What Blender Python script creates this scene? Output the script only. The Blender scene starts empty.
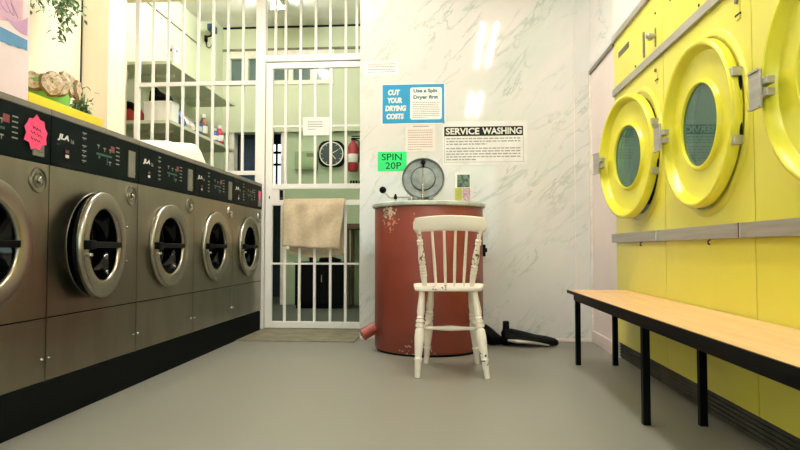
import bpy, bmesh, math, random
from mathutils import Vector, Matrix
PI = math.pi
C = bpy.context.scene.collection
V = Vector

# ------------------------------------------------------------------ materials
def lin(c):
    out = []
    for v in c:
        v = v / 255.0
        out.append(v / 12.92 if v <= 0.04045 else ((v + 0.055) / 1.055) ** 2.4)
    return (*out, 1.0)

def new_mat(name):
    m = bpy.data.materials.new(name); m.use_nodes = True
    nt = m.node_tree
    return m, nt, nt.nodes['Principled BSDF']

def noise_mix(nt, c1, c2, scale, detail=4, lo=0.4, hi=0.6, stretch=None, rough=0.55):
    tc = nt.nodes.new('ShaderNodeTexCoord'); mp = nt.nodes.new('ShaderNodeMapping')
    if stretch: mp.inputs['Scale'].default_value = stretch
    nz = nt.nodes.new('ShaderNodeTexNoise'); nz.inputs['Scale'].default_value = scale
    nz.inputs['Detail'].default_value = detail; nz.inputs['Roughness'].default_value = rough
    rp = nt.nodes.new('ShaderNodeValToRGB')
    rp.color_ramp.elements[0].position = lo; rp.color_ramp.elements[1].position = hi
    rp.color_ramp.elements[0].color = lin(c1); rp.color_ramp.elements[1].color = lin(c2)
    nt.links.new(tc.outputs['Object'], mp.inputs['Vector']); nt.links.new(mp.outputs['Vector'], nz.inputs['Vector'])
    nt.links.new(nz.outputs['Fac'], rp.inputs['Fac'])
    return rp, nz, mp

def mat(name, col, rough=0.5, metal=0.0, col2=None, scale=20, lo=0.35, hi=0.65, stretch=None, bump=0.0, spec=None, coat=0.0, detail=4):
    m, nt, b = new_mat(name)
    b.inputs['Roughness'].default_value = rough; b.inputs['Metallic'].default_value = metal
    if spec is not None: b.inputs['Specular IOR Level'].default_value = spec
    if coat: b.inputs['Coat Weight'].default_value = coat; b.inputs['Coat Roughness'].default_value = 0.08
    c2 = col2 or tuple(max(0, v * 0.94) for v in col)
    rp, nz, mp = noise_mix(nt, c2, col, scale, detail, lo, hi, stretch)
    nt.links.new(rp.outputs['Color'], b.inputs['Base Color'])
    if bump:
        bp = nt.nodes.new('ShaderNodeBump'); bp.inputs['Strength'].default_value = bump
        bp.inputs['Distance'].default_value = 0.01
        nt.links.new(nz.outputs['Fac'], bp.inputs['Height']); nt.links.new(bp.outputs['Normal'], b.inputs['Normal'])
    return m

def emit(name, col, strength):
    m, nt, b = new_mat(name)
    b.inputs['Base Color'].default_value = lin((230, 230, 225))
    b.inputs['Emission Color'].default_value = (*col, 1); b.inputs['Emission Strength'].default_value = strength
    return m

def marble_mat(name, base, vein, tint):
    m, nt, b = new_mat(name)
    b.inputs['Roughness'].default_value = 0.06
    tc = nt.nodes.new('ShaderNodeTexCoord')
    def mapped(rot, scale):
        r = nt.nodes.new('ShaderNodeVectorRotate'); r.rotation_type = 'Y_AXIS'; r.inputs['Angle'].default_value = math.radians(rot)
        mp = nt.nodes.new('ShaderNodeMapping'); mp.inputs['Scale'].default_value = scale
        nt.links.new(tc.outputs['Object'], r.inputs['Vector']); nt.links.new(r.outputs[0], mp.inputs['Vector'])
        return mp.outputs[0]
    def noise(vec, scale, detail, rough, dist=0.0):
        n = nt.nodes.new('ShaderNodeTexNoise'); n.inputs['Scale'].default_value = scale; n.inputs['Detail'].default_value = detail
        n.inputs['Roughness'].default_value = rough; n.inputs['Distortion'].default_value = dist
        nt.links.new(vec, n.inputs['Vector']); return n.outputs['Fac']
    def ramp(fac, stops):
        r = nt.nodes.new('ShaderNodeValToRGB'); e = r.color_ramp.elements
        e[0].position, e[1].position = stops[0][0], stops[-1][0]
        e[0].color = (stops[0][1],) * 3 + (1,); e[1].color = (stops[-1][1],) * 3 + (1,)
        for p, v in stops[1:-1]: e.new(p).color = (v, v, v, 1)
        nt.links.new(fac, r.inputs['Fac']); return r.outputs['Color']
    def mult(a, c):
        mm = nt.nodes.new('ShaderNodeMath'); mm.operation = 'MULTIPLY'
        nt.links.new(a, mm.inputs[0])
        if isinstance(c, float): mm.inputs[1].default_value = c
        else: nt.links.new(c, mm.inputs[1])
        return mm.outputs[0]
    # veins run up to the right: stretch along a 50 degree direction of the panel
    vec = mapped(50, (0.9, 1.0, 3.2)); vec2 = mapped(36, (0.7, 1.0, 2.6))
    v1 = ramp(noise(vec, 2.1, 5, 0.55, 0.5), [(0.47, 0.0), (0.5, 1.0), (0.512, 0.0)])
    v2 = ramp(noise(vec2, 1.6, 4, 0.5, 0.3), [(0.53, 0.0), (0.555, 0.8), (0.57, 0.0)])
    mask = ramp(noise(mapped(50, (1, 1, 1.6)), 3.4, 2, 0.5), [(0.42, 0.0), (0.68, 0.80)])
    ad = nt.nodes.new('ShaderNodeMath'); ad.operation = 'MAXIMUM'
    nt.links.new(v1, ad.inputs[0]); nt.links.new(v2, ad.inputs[1])
    veins = mult(ad.outputs[0], mask)
    cloud = ramp(noise(vec, 1.0, 4, 0.6), [(0.4, 0.0), (0.7, 1.0)])
    mx0 = nt.nodes.new('ShaderNodeMixRGB'); mx0.inputs[1].default_value = lin(base); mx0.inputs[2].default_value = lin(tint)
    nt.links.new(cloud, mx0.inputs[0])
    mx = nt.nodes.new('ShaderNodeMixRGB'); mx.inputs[2].default_value = lin(vein)
    nt.links.new(veins, mx.inputs[0]); nt.links.new(mx0.outputs[0], mx.inputs[1])
    nt.links.new(mx.outputs[0], b.inputs['Base Color'])
    return m

def glass_mat(name, tint, refl_ior=1.6, body=None):
    m, nt, b = new_mat(name)
    nt.nodes.remove(b)
    out = nt.nodes['Material Output']
    tr = nt.nodes.new('ShaderNodeBsdfTransparent'); tr.inputs[0].default_value = lin(tint)
    gl = nt.nodes.new('ShaderNodeBsdfGlossy'); gl.inputs['Roughness'].default_value = 0.015
    lw = nt.nodes.new('ShaderNodeLayerWeight'); lw.inputs['Blend'].default_value = 0.5     # Schlick's curve, the same from both faces
    pw = nt.nodes.new('ShaderNodeMath'); pw.operation = 'POWER'; pw.inputs[1].default_value = 5
    f0 = ((refl_ior - 1) / (refl_ior + 1)) ** 2
    fr = nt.nodes.new('ShaderNodeMath'); fr.operation = 'MULTIPLY_ADD'; fr.inputs[1].default_value = 1 - f0; fr.inputs[2].default_value = f0
    nt.links.new(lw.outputs['Facing'], pw.inputs[0]); nt.links.new(pw.outputs[0], fr.inputs[0])
    mx = nt.nodes.new('ShaderNodeMixShader')
    if body:
        df = nt.nodes.new('ShaderNodeBsdfDiffuse'); df.inputs[0].default_value = lin(body)
        m2 = nt.nodes.new('ShaderNodeMixShader'); m2.inputs[0].default_value = 0.45
        nt.links.new(tr.outputs[0], m2.inputs[1]); nt.links.new(df.outputs[0], m2.inputs[2]); base = m2.outputs[0]
    else: base = tr.outputs[0]
    nt.links.new(fr.outputs[0], mx.inputs[0]); nt.links.new(base, mx.inputs[1]); nt.links.new(gl.outputs[0], mx.inputs[2])
    nt.links.new(mx.outputs[0], out.inputs[0])
    return m

M = {}
M['marble'] = marble_mat('marble_laminate', (224, 220, 214), (166, 180, 166), (208, 214, 205))
M['cream_wall'] = mat('cream_painted_wall', (240, 228, 200), 0.6, col2=(234, 222, 194), scale=3)
M['pink_panel'] = mat('pale_pink_panel', (236, 222, 216), 0.35, col2=(230, 215, 208), scale=2)
M['white_paint'] = mat('white_gloss_paint', (240, 234, 222), 0.4, col2=(226, 216, 200), scale=14)
M['gate_paint'] = mat('white_gate_paint', (248, 245, 238), 0.42, col2=(240, 234, 222), scale=22, lo=0.2, hi=0.36)
M['floor'] = mat('grey_vinyl_floor', (138, 138, 126), 0.42, col2=(125, 125, 113), scale=260, bump=0.02, detail=2)
M['sill'] = mat('worn_threshold', (134, 128, 106), 0.6, col2=(106, 102, 84), scale=9)
M['ceiling'] = mat('white_ceiling', (238, 234, 226), 0.8, scale=4)
M['green_wall'] = mat('green_painted_wall', (180, 196, 162), 0.6, col2=(174, 190, 156), scale=3)
M['pale_green_wall'] = mat('pale_green_wall', (206, 209, 182), 0.6, col2=(200, 204, 176), scale=3)
M['back_floor'] = mat('dark_back_floor', (84, 88, 78), 0.5, scale=9)
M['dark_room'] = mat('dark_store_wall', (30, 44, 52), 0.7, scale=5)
M['steel'] = mat('brushed_steel', (146, 141, 124), 0.30, 1.0, col2=(134, 128, 111), scale=1.6, stretch=(1, 4, 0.8))
M['bright_steel'] = mat('polished_steel', (196, 190, 178), 0.18, 1.0, scale=10)
M['drum_steel'] = mat('drum_steel', (70, 74, 70), 0.3, 1.0, scale=40)
M['grey_trim'] = mat('grey_trim', (116, 112, 100), 0.45, col2=(104, 100, 88), scale=8)
M['panel_black'] = mat('dark_green_black_panel', (7, 18, 16), 0.55, col2=(5, 14, 13), scale=6, spec=0.06)
M['black'] = mat('black_plastic', (6, 9, 9), 0.5, scale=12, spec=0.08)
M['rubber'] = mat('black_rubber', (7, 9, 9), 0.7, scale=12, spec=0.12)
M['plinth'] = mat('black_plinth', (4, 6, 5), 0.85, col2=(14, 17, 15), scale=14, lo=0.66, hi=0.4, spec=0.05)
M['ink'] = mat('dark_ink', (14, 22, 22), 0.6, scale=30, spec=0.2)
M['grey_ink'] = mat('grey_ink', (150, 148, 144), 0.7, scale=30)
M['brown_ink'] = mat('faded_red_ink', (176, 140, 130), 0.7, scale=30)
M['white_ink'] = mat('white_ink', (226, 226, 214), 0.5, scale=30)
M['panel_ink'] = mat('grey_white_panel_print', (138, 144, 132), 0.5, scale=30)
M['shiny_steel'] = mat('door_ring_steel', (160, 156, 142), 0.24, 1.0, col2=(150, 146, 132), scale=4)
M['paper'] = mat('white_paper', (246, 243, 236), 0.5, scale=8)
M['clear_paper'] = mat('laminated_paper', (236, 234, 228), 0.22, scale=8)
M['cream_paper'] = mat('pinkish_paper', (240, 228, 218), 0.6, scale=8)
M['blue_card'] = mat('blue_card', (24, 144, 190), 0.35, col2=(20, 138, 186), scale=6)
M['teal_ink'] = mat('teal_ink', (40, 100, 110), 0.6, scale=30)
M['green_card'] = mat('fluorescent_green_card', (30, 226, 120), 0.5, scale=8)
M['pink_card'] = mat('fluorescent_pink_card', (246, 74, 124), 0.5, col2=(240, 60, 112), scale=18)
M['red_mark'] = mat('red_sticker', (122, 52, 50), 0.5, scale=30)
M['green_mark'] = mat('green_print', (34, 84, 64), 0.5, scale=30)
M['yellow'] = mat('yellow_enamel', (222, 216, 80), 0.30, col2=(217, 210, 73), scale=3, lo=0.3, hi=0.7)
M['yellow_door'] = mat('yellow_door_enamel', (224, 218, 60), 0.24, col2=(220, 213, 54), scale=3)
M['rail_steel'] = mat('dull_aluminium', (176, 174, 164), 0.38, 0.45, col2=(158, 154, 142), scale=6, stretch=(1, 0.3, 8))
M['kick'] = mat('grey_black_kickboard', (78, 78, 72), 0.6, col2=(60, 61, 57), scale=10, spec=0.2)
M['ply'] = mat('orange_plywood', (232, 194, 140), 0.42, col2=(220, 176, 120), scale=5, stretch=(7, 0.5, 1), detail=6)
M['terracotta'] = mat('terracotta_paint', (146, 60, 44), 0.38, col2=(134, 53, 39), scale=5)
M['rim_grey'] = mat('weathered_grey_rim', (196, 202, 192), 0.45, 0.1, col2=(164, 170, 160), scale=12)
M['lid_grey'] = mat('cast_grey_lid', (136, 146, 141), 0.45, 0.2, col2=(112, 122, 117), scale=24)
M['lid_dark'] = mat('dark_lid_gasket', (50, 56, 54), 0.5, scale=20)
M['chair'] = mat('chipped_cream_paint', (246, 234, 212), 0.42, col2=(238, 224, 200), scale=8)
M['bare_wood'] = mat('bare_wood_chip', (96, 74, 52), 0.7, scale=30)
M['towel'] = mat('beige_towel', (218, 200, 168), 0.9, col2=(208, 188, 156), scale=40, bump=0.3)
M['cloth'] = mat('white_cloth', (246, 236, 224), 0.9, col2=(236, 222, 208), scale=30, bump=0.2)
M['red_cloth'] = mat('red_fabric', (206, 70, 62), 0.8, scale=20)
M['blue_plastic'] = mat('blue_plastic', (40, 90, 170), 0.45, scale=10)
M['navy'] = mat('navy_blue_paint', (26, 58, 88), 0.5, col2=(20, 40, 62), scale=4)
M['brown_bottle'] = mat('brown_plastic', (150, 104, 70), 0.4, scale=10)
M['red_plastic'] = mat('red_plastic', (196, 40, 60), 0.4, scale=10)
M['ext_red'] = mat('extinguisher_red', (160, 44, 54), 0.35, scale=10)
M['box_green'] = mat('green_painted_box', (150, 174, 128), 0.5, scale=8)
M['clock_face'] = mat('dark_clock_face', (52, 66, 66), 0.35, scale=10)
M['tray_yellow'] = mat('yellow_tray_plastic', (250, 224, 40), 0.4, scale=6)
M['pot_green'] = mat('light_green_pot', (130, 204, 104), 0.35, col2=(116, 190, 92), scale=5)
M['leaf_beige'] = mat('beige_leaf', (226, 208, 180), 0.6, col2=(172, 146, 112), scale=60, lo=0.36, hi=0.56)
M['leaf_edge'] = mat('brown_leaf_edge', (132, 106, 76), 0.6, scale=20)
M['leaf_green'] = mat('ivy_green', (84, 132, 84), 0.5, col2=(48, 92, 58), scale=40)
M['leaf_pale'] = mat('ivy_pale', (170, 196, 150), 0.5, col2=(120, 164, 112), scale=40)
M['stem'] = mat('green_stem', (92, 110, 60), 0.6, scale=20)
M['poster'] = mat('pale_pink_poster', (246, 228, 226), 0.3, scale=2)
M['poster_art'] = mat('peach_print', (238, 196, 176), 0.35, col2=(206, 166, 190), scale=5, lo=0.38, hi=0.6)
M['poster_blue'] = mat('blue_print', (88, 146, 186), 0.35, scale=6)
M['poster_mauve'] = mat('mauve_print', (206, 160, 196), 0.35, scale=6)
M['picture_green'] = mat('dark_green_print', (96, 124, 100), 0.4, col2=(40, 54, 44), scale=40, lo=0.45, hi=0.55)
M['picture_lime'] = mat('lime_print', (176, 182, 60), 0.4, scale=20)
M['picture_pink'] = mat('pink_print', (216, 188, 198), 0.4, col2=(150, 110, 120), scale=60)
M['window_teal'] = mat('dark_teal_glass', (92, 112, 108), 0.12, col2=(80, 100, 97), scale=3)
M['tube'] = emit('fluorescent_tube', (1.0, 0.94, 0.87), 88.0)
M['back_tube'] = emit('back_fluorescent_tube', (0.98, 1.0, 0.91), 240.0)
M['day'] = emit('daylit_pane', (0.86, 0.93, 1.0), 1.5)
M['glass_green'] = glass_mat('green_tinted_glass', (104, 150, 134), 1.45, (84, 132, 112))
M['glass_dark'] = glass_mat('dark_tinted_glass', (130, 150, 142), 1.45)

def chipped(name, paint, paint2, chip_spots):
    """paint with chips of bare metal / primer where the listed patches are"""
    m, nt, b = new_mat(name)
    b.inputs['Roughness'].default_value = 0.4
    rp, nz, mp = noise_mix(nt, paint2, paint, 4, 4, 0.35, 0.65)
    tc = nt.nodes.new('ShaderNodeTexCoord')
    prev = rp.outputs['Color']
    ch = nt.nodes.new('ShaderNodeTexNoise'); ch.inputs['Scale'].default_value = 45; ch.inputs['Detail'].default_value = 5
    nt.links.new(tc.outputs['Object'], ch.inputs['Vector'])
    for (p, rad, col, bias) in chip_spots:
        d = nt.nodes.new('ShaderNodeVectorMath'); d.operation = 'DISTANCE'; d.inputs[1].default_value = p
        nt.links.new(tc.outputs['Object'], d.inputs[0])
        mr = nt.nodes.new('ShaderNodeMapRange'); mr.inputs['From Min'].default_value = 0; mr.inputs['From Max'].default_value = rad
        mr.inputs['To Min'].default_value = bias; mr.inputs['To Max'].default_value = -0.25
        nt.links.new(d.outputs['Value'], mr.inputs['Value'])
        ad = nt.nodes.new('ShaderNodeMath'); ad.operation = 'ADD'
        nt.links.new(ch.outputs['Fac'], ad.inputs[0]); nt.links.new(mr.outputs['Result'], ad.inputs[1])
        gt = nt.nodes.new('ShaderNodeMath'); gt.operation = 'GREATER_THAN'; gt.inputs[1].default_value = 0.55
        nt.links.new(ad.outputs[0], gt.inputs[0])
        mx = nt.nodes.new('ShaderNodeMixRGB'); mx.inputs[2].default_value = lin(col)
        nt.links.new(gt.outputs[0], mx.inputs[0]); nt.links.new(prev, mx.inputs[1])
        prev = mx.outputs[0]
    nt.links.new(prev, b.inputs['Base Color'])
    return m

# ------------------------------------------------------------------ mesh builder
class MB:
    def __init__(self): self.bm = bmesh.new(); self.mi = 0
    def _tag(self, verts):
        for f in {f for v in verts for f in v.link_faces}: f.material_index = self.mi
    def m(self, i): self.mi = i; return self
    def box(self, x0, x1, y0, y1, z0, z1, bev=0.0, seg=2):
        mtx = Matrix.Translation(((x0 + x1) / 2, (y0 + y1) / 2, (z0 + z1) / 2)) @ Matrix.Diagonal((abs(x1 - x0), abs(y1 - y0), abs(z1 - z0), 1))
        r = bmesh.ops.create_cube(self.bm, size=1, matrix=mtx)
        vs = r['verts']; self._tag(vs)
        if bev:
            es = list({e for v in vs for e in v.link_edges})
            r2 = bmesh.ops.bevel(self.bm, geom=es, offset=bev, segments=seg, affect='EDGES', profile=0.6)
            for f in r2['faces']: f.material_index = self.mi
        return self
    def faces(self, pts, fs):
        vs = [self.bm.verts.new(p) for p in pts]
        for f in fs:
            try:
                fc = self.bm.faces.new([vs[i] for i in f]); fc.material_index = self.mi
            except ValueError: pass
        return vs
    def lathe(self, prof, origin, axis, seg=48, ang=0.0):
        """prof: list of (radius, height along axis)"""
        a = V(axis).normalized(); o = V(origin)
        u = a.orthogonal().normalized(); w = a.cross(u)
        rings = []
        for (r, h) in prof:
            if r < 1e-6: rings.append([self.bm.verts.new(o + a * h)])
            else: rings.append([self.bm.verts.new(o + a * h + (u * math.cos(ang + 2 * PI * i / seg) + w * math.sin(ang + 2 * PI * i / seg)) * r) for i in range(seg)])
        for A, B in zip(rings, rings[1:]):
            for i in range(seg):
                j = (i + 1) % seg
                if len(A) == 1 and len(B) == 1: continue
                if len(A) == 1: q = [A[0], B[j], B[i]]
                elif len(B) == 1: q = [A[i], A[j], B[0]]
                else: q = [A[i], A[j], B[j], B[i]]
                try: self.bm.faces.new(q).material_index = self.mi
                except ValueError: pass
        return self
    def cyl(self, p0, p1, r0, r1=None, seg=16):
        r1 = r0 if r1 is None else r1
        p0, p1 = V(p0), V(p1); L = (p1 - p0).length
        return self.lathe([(0, 0), (r0, 0), (r1, L), (0, L)], p0, p1 - p0, seg)
    def turned(self, p0, p1, prof, seg=20):
        """prof: list of (t in 0..1, radius) from p0 to p1"""
        p0, p1 = V(p0), V(p1); L = (p1 - p0).length
        pr = [(0, prof[0][0] * L)] + [(r, t * L) for t, r in prof] + [(0, prof[-1][0] * L)]
        return self.lathe(pr, p0, p1 - p0, seg)
    def tube(self, pts, r, seg=8):
        pts = [V(p) for p in pts]; rings = []
        n = len(pts); prev = None
        for i, p in enumerate(pts):
            t = (pts[min(i + 1, n - 1)] - pts[max(i - 1, 0)]).normalized()
            u = t.orthogonal().normalized() if prev is None else (prev - t * prev.dot(t)).normalized()
            prev = u; w = t.cross(u)
            rr = r[i] if isinstance(r, (list, tuple)) else r
            rings.append([self.bm.verts.new(p + (u * math.cos(2 * PI * k / seg) + w * math.sin(2 * PI * k / seg)) * rr) for k in range(seg)])
        for A, B in zip(rings, rings[1:]):
            for k in range(seg):
                self.bm.faces.new([A[k], A[(k + 1) % seg], B[(k + 1) % seg], B[k]]).material_index = self.mi
        for R_ in (rings[0], rings[-1]):
            self.bm.faces.new(R_).material_index = self.mi
        return self
    def holed(self, x, depth, y0, y1, z0, z1, cy, cz, r, n=48):
        """panel in the plane X = x with a round hole and a wall of the hole going to x + depth"""
        an = sorted([2 * PI * i / n for i in range(n)] + [math.atan2(zz - cz, yy - cy) % (2 * PI) for yy in (y0, y1) for zz in (z0, z1)])
        inn, out, dep = [], [], []
        for a in an:
            c, s = math.cos(a), math.sin(a)
            t = min([(y1 - cy) / c if c > 1e-9 else 1e9, (y0 - cy) / c if c < -1e-9 else 1e9, (z1 - cz) / s if s > 1e-9 else 1e9, (z0 - cz) / s if s < -1e-9 else 1e9])
            out.append(self.bm.verts.new((x, cy + c * t, cz + s * t)))
            inn.append(self.bm.verts.new((x, cy + c * r, cz + s * r)))
            dep.append(self.bm.verts.new((x + depth, cy + c * r, cz + s * r)))
        k = len(an)
        for i in range(k):
            j = (i + 1) % k
            for q in ((out[i], out[j], inn[j], inn[i]), (inn[i], inn[j], dep[j], dep[i])):
                try: self.bm.faces.new(q).material_index = self.mi
                except ValueError: pass
        return self
    def prism(self, outline, origin, R, U, N, thick):
        """closed 2D outline in the plane (R, U) at origin, extruded along N"""
        o, R, U, N = V(origin), V(R), V(U), V(N)
        a = [self.bm.verts.new(o + R * x + U * y) for x, y in outline]
        b = [self.bm.verts.new(o + R * x + U * y + N * thick) for x, y in outline]
        n = len(a)
        self.bm.faces.new(b).material_index = self.mi
        self.bm.faces.new(a[::-1]).material_index = self.mi
        for i in range(n):
            self.bm.faces.new([a[i], a[(i + 1) % n], b[(i + 1) % n], b[i]]).material_index = self.mi
        return self
    def text(self, body, origin, R, U, N, width=None, height=None, bold=0.0, shear=0.0, align='LEFT', size=1.0):
        cu = bpy.data.curves.new('lettering_curve', 'FONT'); cu.body = body; cu.size = size
        cu.offset = bold; cu.shear = shear; cu.extrude = 0.0; cu.resolution_u = 3
        ob = bpy.data.objects.new('lettering_tmp', cu); C.objects.link(ob)
        dg = bpy.context.evaluated_depsgraph_get()
        me = bpy.data.meshes.new_from_object(ob.evaluated_get(dg))
        bpy.data.objects.remove(ob); bpy.data.curves.remove(cu)
        xs = [v.co.x for v in me.vertices]; ys = [v.co.y for v in me.vertices]
        x0, x1, y0, y1 = min(xs), max(xs), min(ys), max(ys)
        sx = width / (x1 - x0) if width else None; sy = height / (y1 - y0) if height else None
        sx = sx or sy; sy = sy or sx
        o, R, U, N = V(origin), V(R), V(U), V(N)
        vs = [self.bm.verts.new(o + R * ((v.co.x - x0) * sx) + U * ((v.co.y - y0) * sy)) for v in me.vertices]
        for p in me.polygons:
            try: self.bm.faces.new([vs[i] for i in p.vertices]).material_index = self.mi
            except ValueError: pass
        bpy.data.meshes.remove(me)
        return self
    def dashes(self, origin, R, U, N, w, h, rows, seed=1, thick=0.35, indent_last=0.55):
        rnd = random.Random(seed); o, R, U, N = V(origin), V(R), V(U), V(N)
        step = h / rows; t = step * thick
        for i in range(rows):
            yy = h - (i + 0.5) * step
            x = 0.0; lim = w * (indent_last if i == rows - 1 else 1.0)
            while x < lim:
                L = min(rnd.uniform(0.02, 0.075) * w + 0.004, lim - x)
                p = [o + R * x + U * (yy - t / 2), o + R * (x + L) + U * (yy - t / 2), o + R * (x + L) + U * (yy + t / 2), o + R * x + U * (yy + t / 2)]
                self.faces(p, [(0, 1, 2, 3)])
                x += L + 0.012 * w
        return self
    def build(self, name, mats, parent=None, origin=(0, 0, 0), smooth=False, recalc=True):
        """vertices are in world space; the object's own origin goes to `origin`"""
        o = V(origin)
        if recalc: bmesh.ops.recalc_face_normals(self.bm, faces=self.bm.faces)
        for v in self.bm.verts: v.co -= o
        me = bpy.data.meshes.new(name); self.bm.to_mesh(me); self.bm.free()
        for mm in (mats if isinstance(mats, (list, tuple)) else [mats]): me.materials.append(M[mm] if isinstance(mm, str) else mm)
        if smooth:
            for p in me.polygons: p.use_smooth = True
            try: me.set_sharp_from_angle(angle=math.radians(38))
            except Exception: pass
        ob = bpy.data.objects.new(name, me); C.objects.link(ob)
        WO[ob] = o.copy()
        if parent is not None:
            ob.parent = parent; ob.location = o - WO[parent]
        else: ob.location = o
        return ob
WO = {}

def thing(name, label, cat, loc, group=None):
    o = bpy.data.objects.new(name, None); C.objects.link(o); o.location = loc; o.empty_display_size = 0.1
    WO[o] = V(loc); o['label'] = label; o['category'] = cat
    if group: o['group'] = group
    return o
def tag(o, label, cat, group=None, kind=None):
    o['label'] = label; o['category'] = cat
    if group: o['group'] = group
    if kind: o['kind'] = kind
    return o
def struct(o): o['kind'] = 'structure'; return o
def copy_tree(o, parent=None):
    c = o.copy(); C.objects.link(c)
    if parent is not None: c.parent = parent
    WO[c] = WO[o].copy()
    for ch in list(o.children): copy_tree(ch, c)
    return c
XA, YA, ZA = V((1, 0, 0)), V((0, 1, 0)), V((0, 0, 1))

# ------------------------------------------------------------------ key measures (metres; camera stands at x = y = 0)
CAM_H = 0.67
WX = -1.53          # washer fronts
DX = 1.06           # dryer fronts
BW = 4.60           # marble wall
GY = 5.12           # gate plane
YB = 7.40           # back wall of the room behind the gate
CEIL = 2.86; BCEIL = 3.385

# ------------------------------------------------------------------ the setting
def slab(name, m, *b, bev=0): return struct(MB().box(*b, bev=bev).build(name, m))
struct(MB().box(-3.0, 1.9, -1.85, 4.44, -0.1, 0.0).box(-0.66, 1.9, 4.44, BW + 0.02, -0.1, 0.0).build('floor', 'floor'))
slab('floor_threshold', 'sill', -3.0, -0.66, 4.44, 5.24, -0.1, 0.006)
slab('floor_back_room', 'back_floor', -3.1, 0.5, 5.24, 9.2, -0.1, 0.0)
slab('ceiling', 'ceiling', -3.0, 1.9, -1.75, 5.20, CEIL, CEIL + 0.1)
slab('ceiling_back_room', 'ceiling', -3.1, 0.5, 5.20, 7.42, BCEIL, BCEIL + 0.1)
slab('wall_back', 'marble', -0.642, 1.9, BW, 5.24, -0.05, CEIL)
slab('wall_left', 'cream_wall', -2.45, -2.28, -1.75, 3.69, 0, CEIL)
slab('pillar', 'cream_wall', -2.45, -2.105, 3.693, 3.90, 0, CEIL)
slab('wall_left_alcove', 'cream_wall', -3.05, -2.95, 3.9, 5.2, 0, CEIL)
slab('wall_alcove_return', 'cream_wall', -3.05, -2.45, 3.8, 3.9, 0, CEIL)
# right side: marble facing above, pale panel filling the end of the dryer row
slab('wall_right', 'pink_panel', DX, 1.25, -1.75, 3.95, 2.0, CEIL)
slab('wall_right_marble', 'marble', DX - 0.002, 1.25, 3.95, BW, 1.975, CEIL)
slab('wall_right_panel', 'pink_panel', DX, 1.25, 3.95, BW, 0, 1.945)
slab('wall_right_front', 'pink_panel', DX, 1.25, -1.75, 1.30, 0, 2.0)
slab('trim_1', 'grey_trim', DX - 0.012, DX + 0.05, 3.955, BW - 0.002, 1.945, 1.975)
slab('trim_2', 'white_paint', DX - 0.014, DX + 0.01, BW - 0.03, BW - 0.001, 0, 1.945)
slab('trim_3', 'white_paint', 0.94, 0.944, BW - 0.004, BW + 0.01, 0.03, CEIL)
slab('baseboard_back', 'pink_panel', -0.64, 1.045, BW - 0.012, BW + 0.01, 0, 0.022, bev=0.003)
slab('baseboard_right', 'pink_panel', DX - 0.014, DX + 0.01, 3.955, BW - 0.03, 0, 0.085, bev=0.004)
# shop front behind the camera: a wall with a wide window
mb = MB()
mb.box(-3.0, 1.9, -1.85, -1.75, 0, 0.55).box(-3.0, 1.9, -1.85, -1.75, 2.35, CEIL)
mb.box(-3.0, -2.0, -1.85, -1.75, 0.55, 2.35).box(0.95, 1.9, -1.85, -1.75, 0.55, 2.35)
struct(mb.build('wall_front', 'cream_wall'))
w1 = MB()
for (a, b) in ((-2.0, -1.94), (-0.55, -0.49), (0.89, 0.95)): w1.box(a, b, -1.83, -1.77, 0.55, 2.35)
w1.box(-2.0, 0.95, -1.83, -1.77, 0.55, 0.61).box(-2.0, 0.95, -1.83, -1.77, 2.29, 2.35)
struct(w1.build('window_1', 'white_paint'))
# back room
slab('wall_back_room_left', 'pale_green_wall', -3.05, -2.92, 5.2, 7.6, 0, BCEIL)
slab('wall_back_room_right', 'green_wall', -0.30, -0.18, 5.24, 7.6, 0, BCEIL)
slab('wall_back_room_chimney', 'pale_green_wall', -2.92, -2.72, 7.1, YB, 0, BCEIL)
mb = MB()
mb.box(-2.95, -2.66, YB - 0.06, YB + 0.1, 2.09, BCEIL).box(-1.345, -0.18, YB - 0.06, YB + 0.1, 2.09, BCEIL)
mb.box(-2.66, -1.345, YB - 0.06, YB + 0.1, 2.09, 2.665).box(-2.66, -1.345, YB - 0.06, YB + 0.1, 3.085, BCEIL)
struct(mb.build('wall_back_room_upper', 'pale_green_wall'))
mb = MB().box(-2.95, -2.60, YB + 0.0, YB + 0.1, 0, 2.09).box(-1.957, -0.18, YB, YB + 0.1, 0, 2.09)
struct(mb.build('wall_back_room', 'green_wall'))
mb = MB().box(-2.92, -2.908, 5.22, 7.1, 3.082, 3.094).box(-2.72, -0.32, YB - 0.085, YB - 0.06, 3.085, 3.11)
struct(mb.build('trim_4', 'sill'))
slab('trim_6', 'ink', -2.72, -0.32, YB - 0.072, YB - 0.0605, BCEIL - 0.022, BCEIL - 0.001)
slab('wall_gate_side', 'cream_wall', -3.05, -2.80, GY - 0.06, GY + 0.1, 0, CEIL)
slab('wall_over_gate', 'cream_wall', -3.05, -0.64, GY, GY + 0.1, CEIL - 0.015, BCEIL)
slab('trim_5', 'ink', -2.281, -2.276, 3.680, 3.692, 0, CEIL)
# long high window of the back room
mb = MB()
yy0, yy1 = YB - 0.075, YB + 0.02
mb.box(-2.66, -1.345, yy0, yy1, 2.665, 2.715).box(-2.66, -1.345, yy0, yy1, 2.995, 3.085)
for a, b in ((-2.66, -2.622), (-2.452, -2.401), (-2.175, -2.119), (-1.901, -1.845), (-1.634, -1.572), (-1.399, -1.345)): mb.box(a, b, yy0, yy1, 2.715, 2.995)
w2 = struct(mb.build('window_2', 'white_paint'))
mb = MB().box(-2.655, -1.35, YB - 0.03, YB - 0.02, 2.70, 3.0)
struct(mb.build('pane', 'window_teal', w2))
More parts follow.
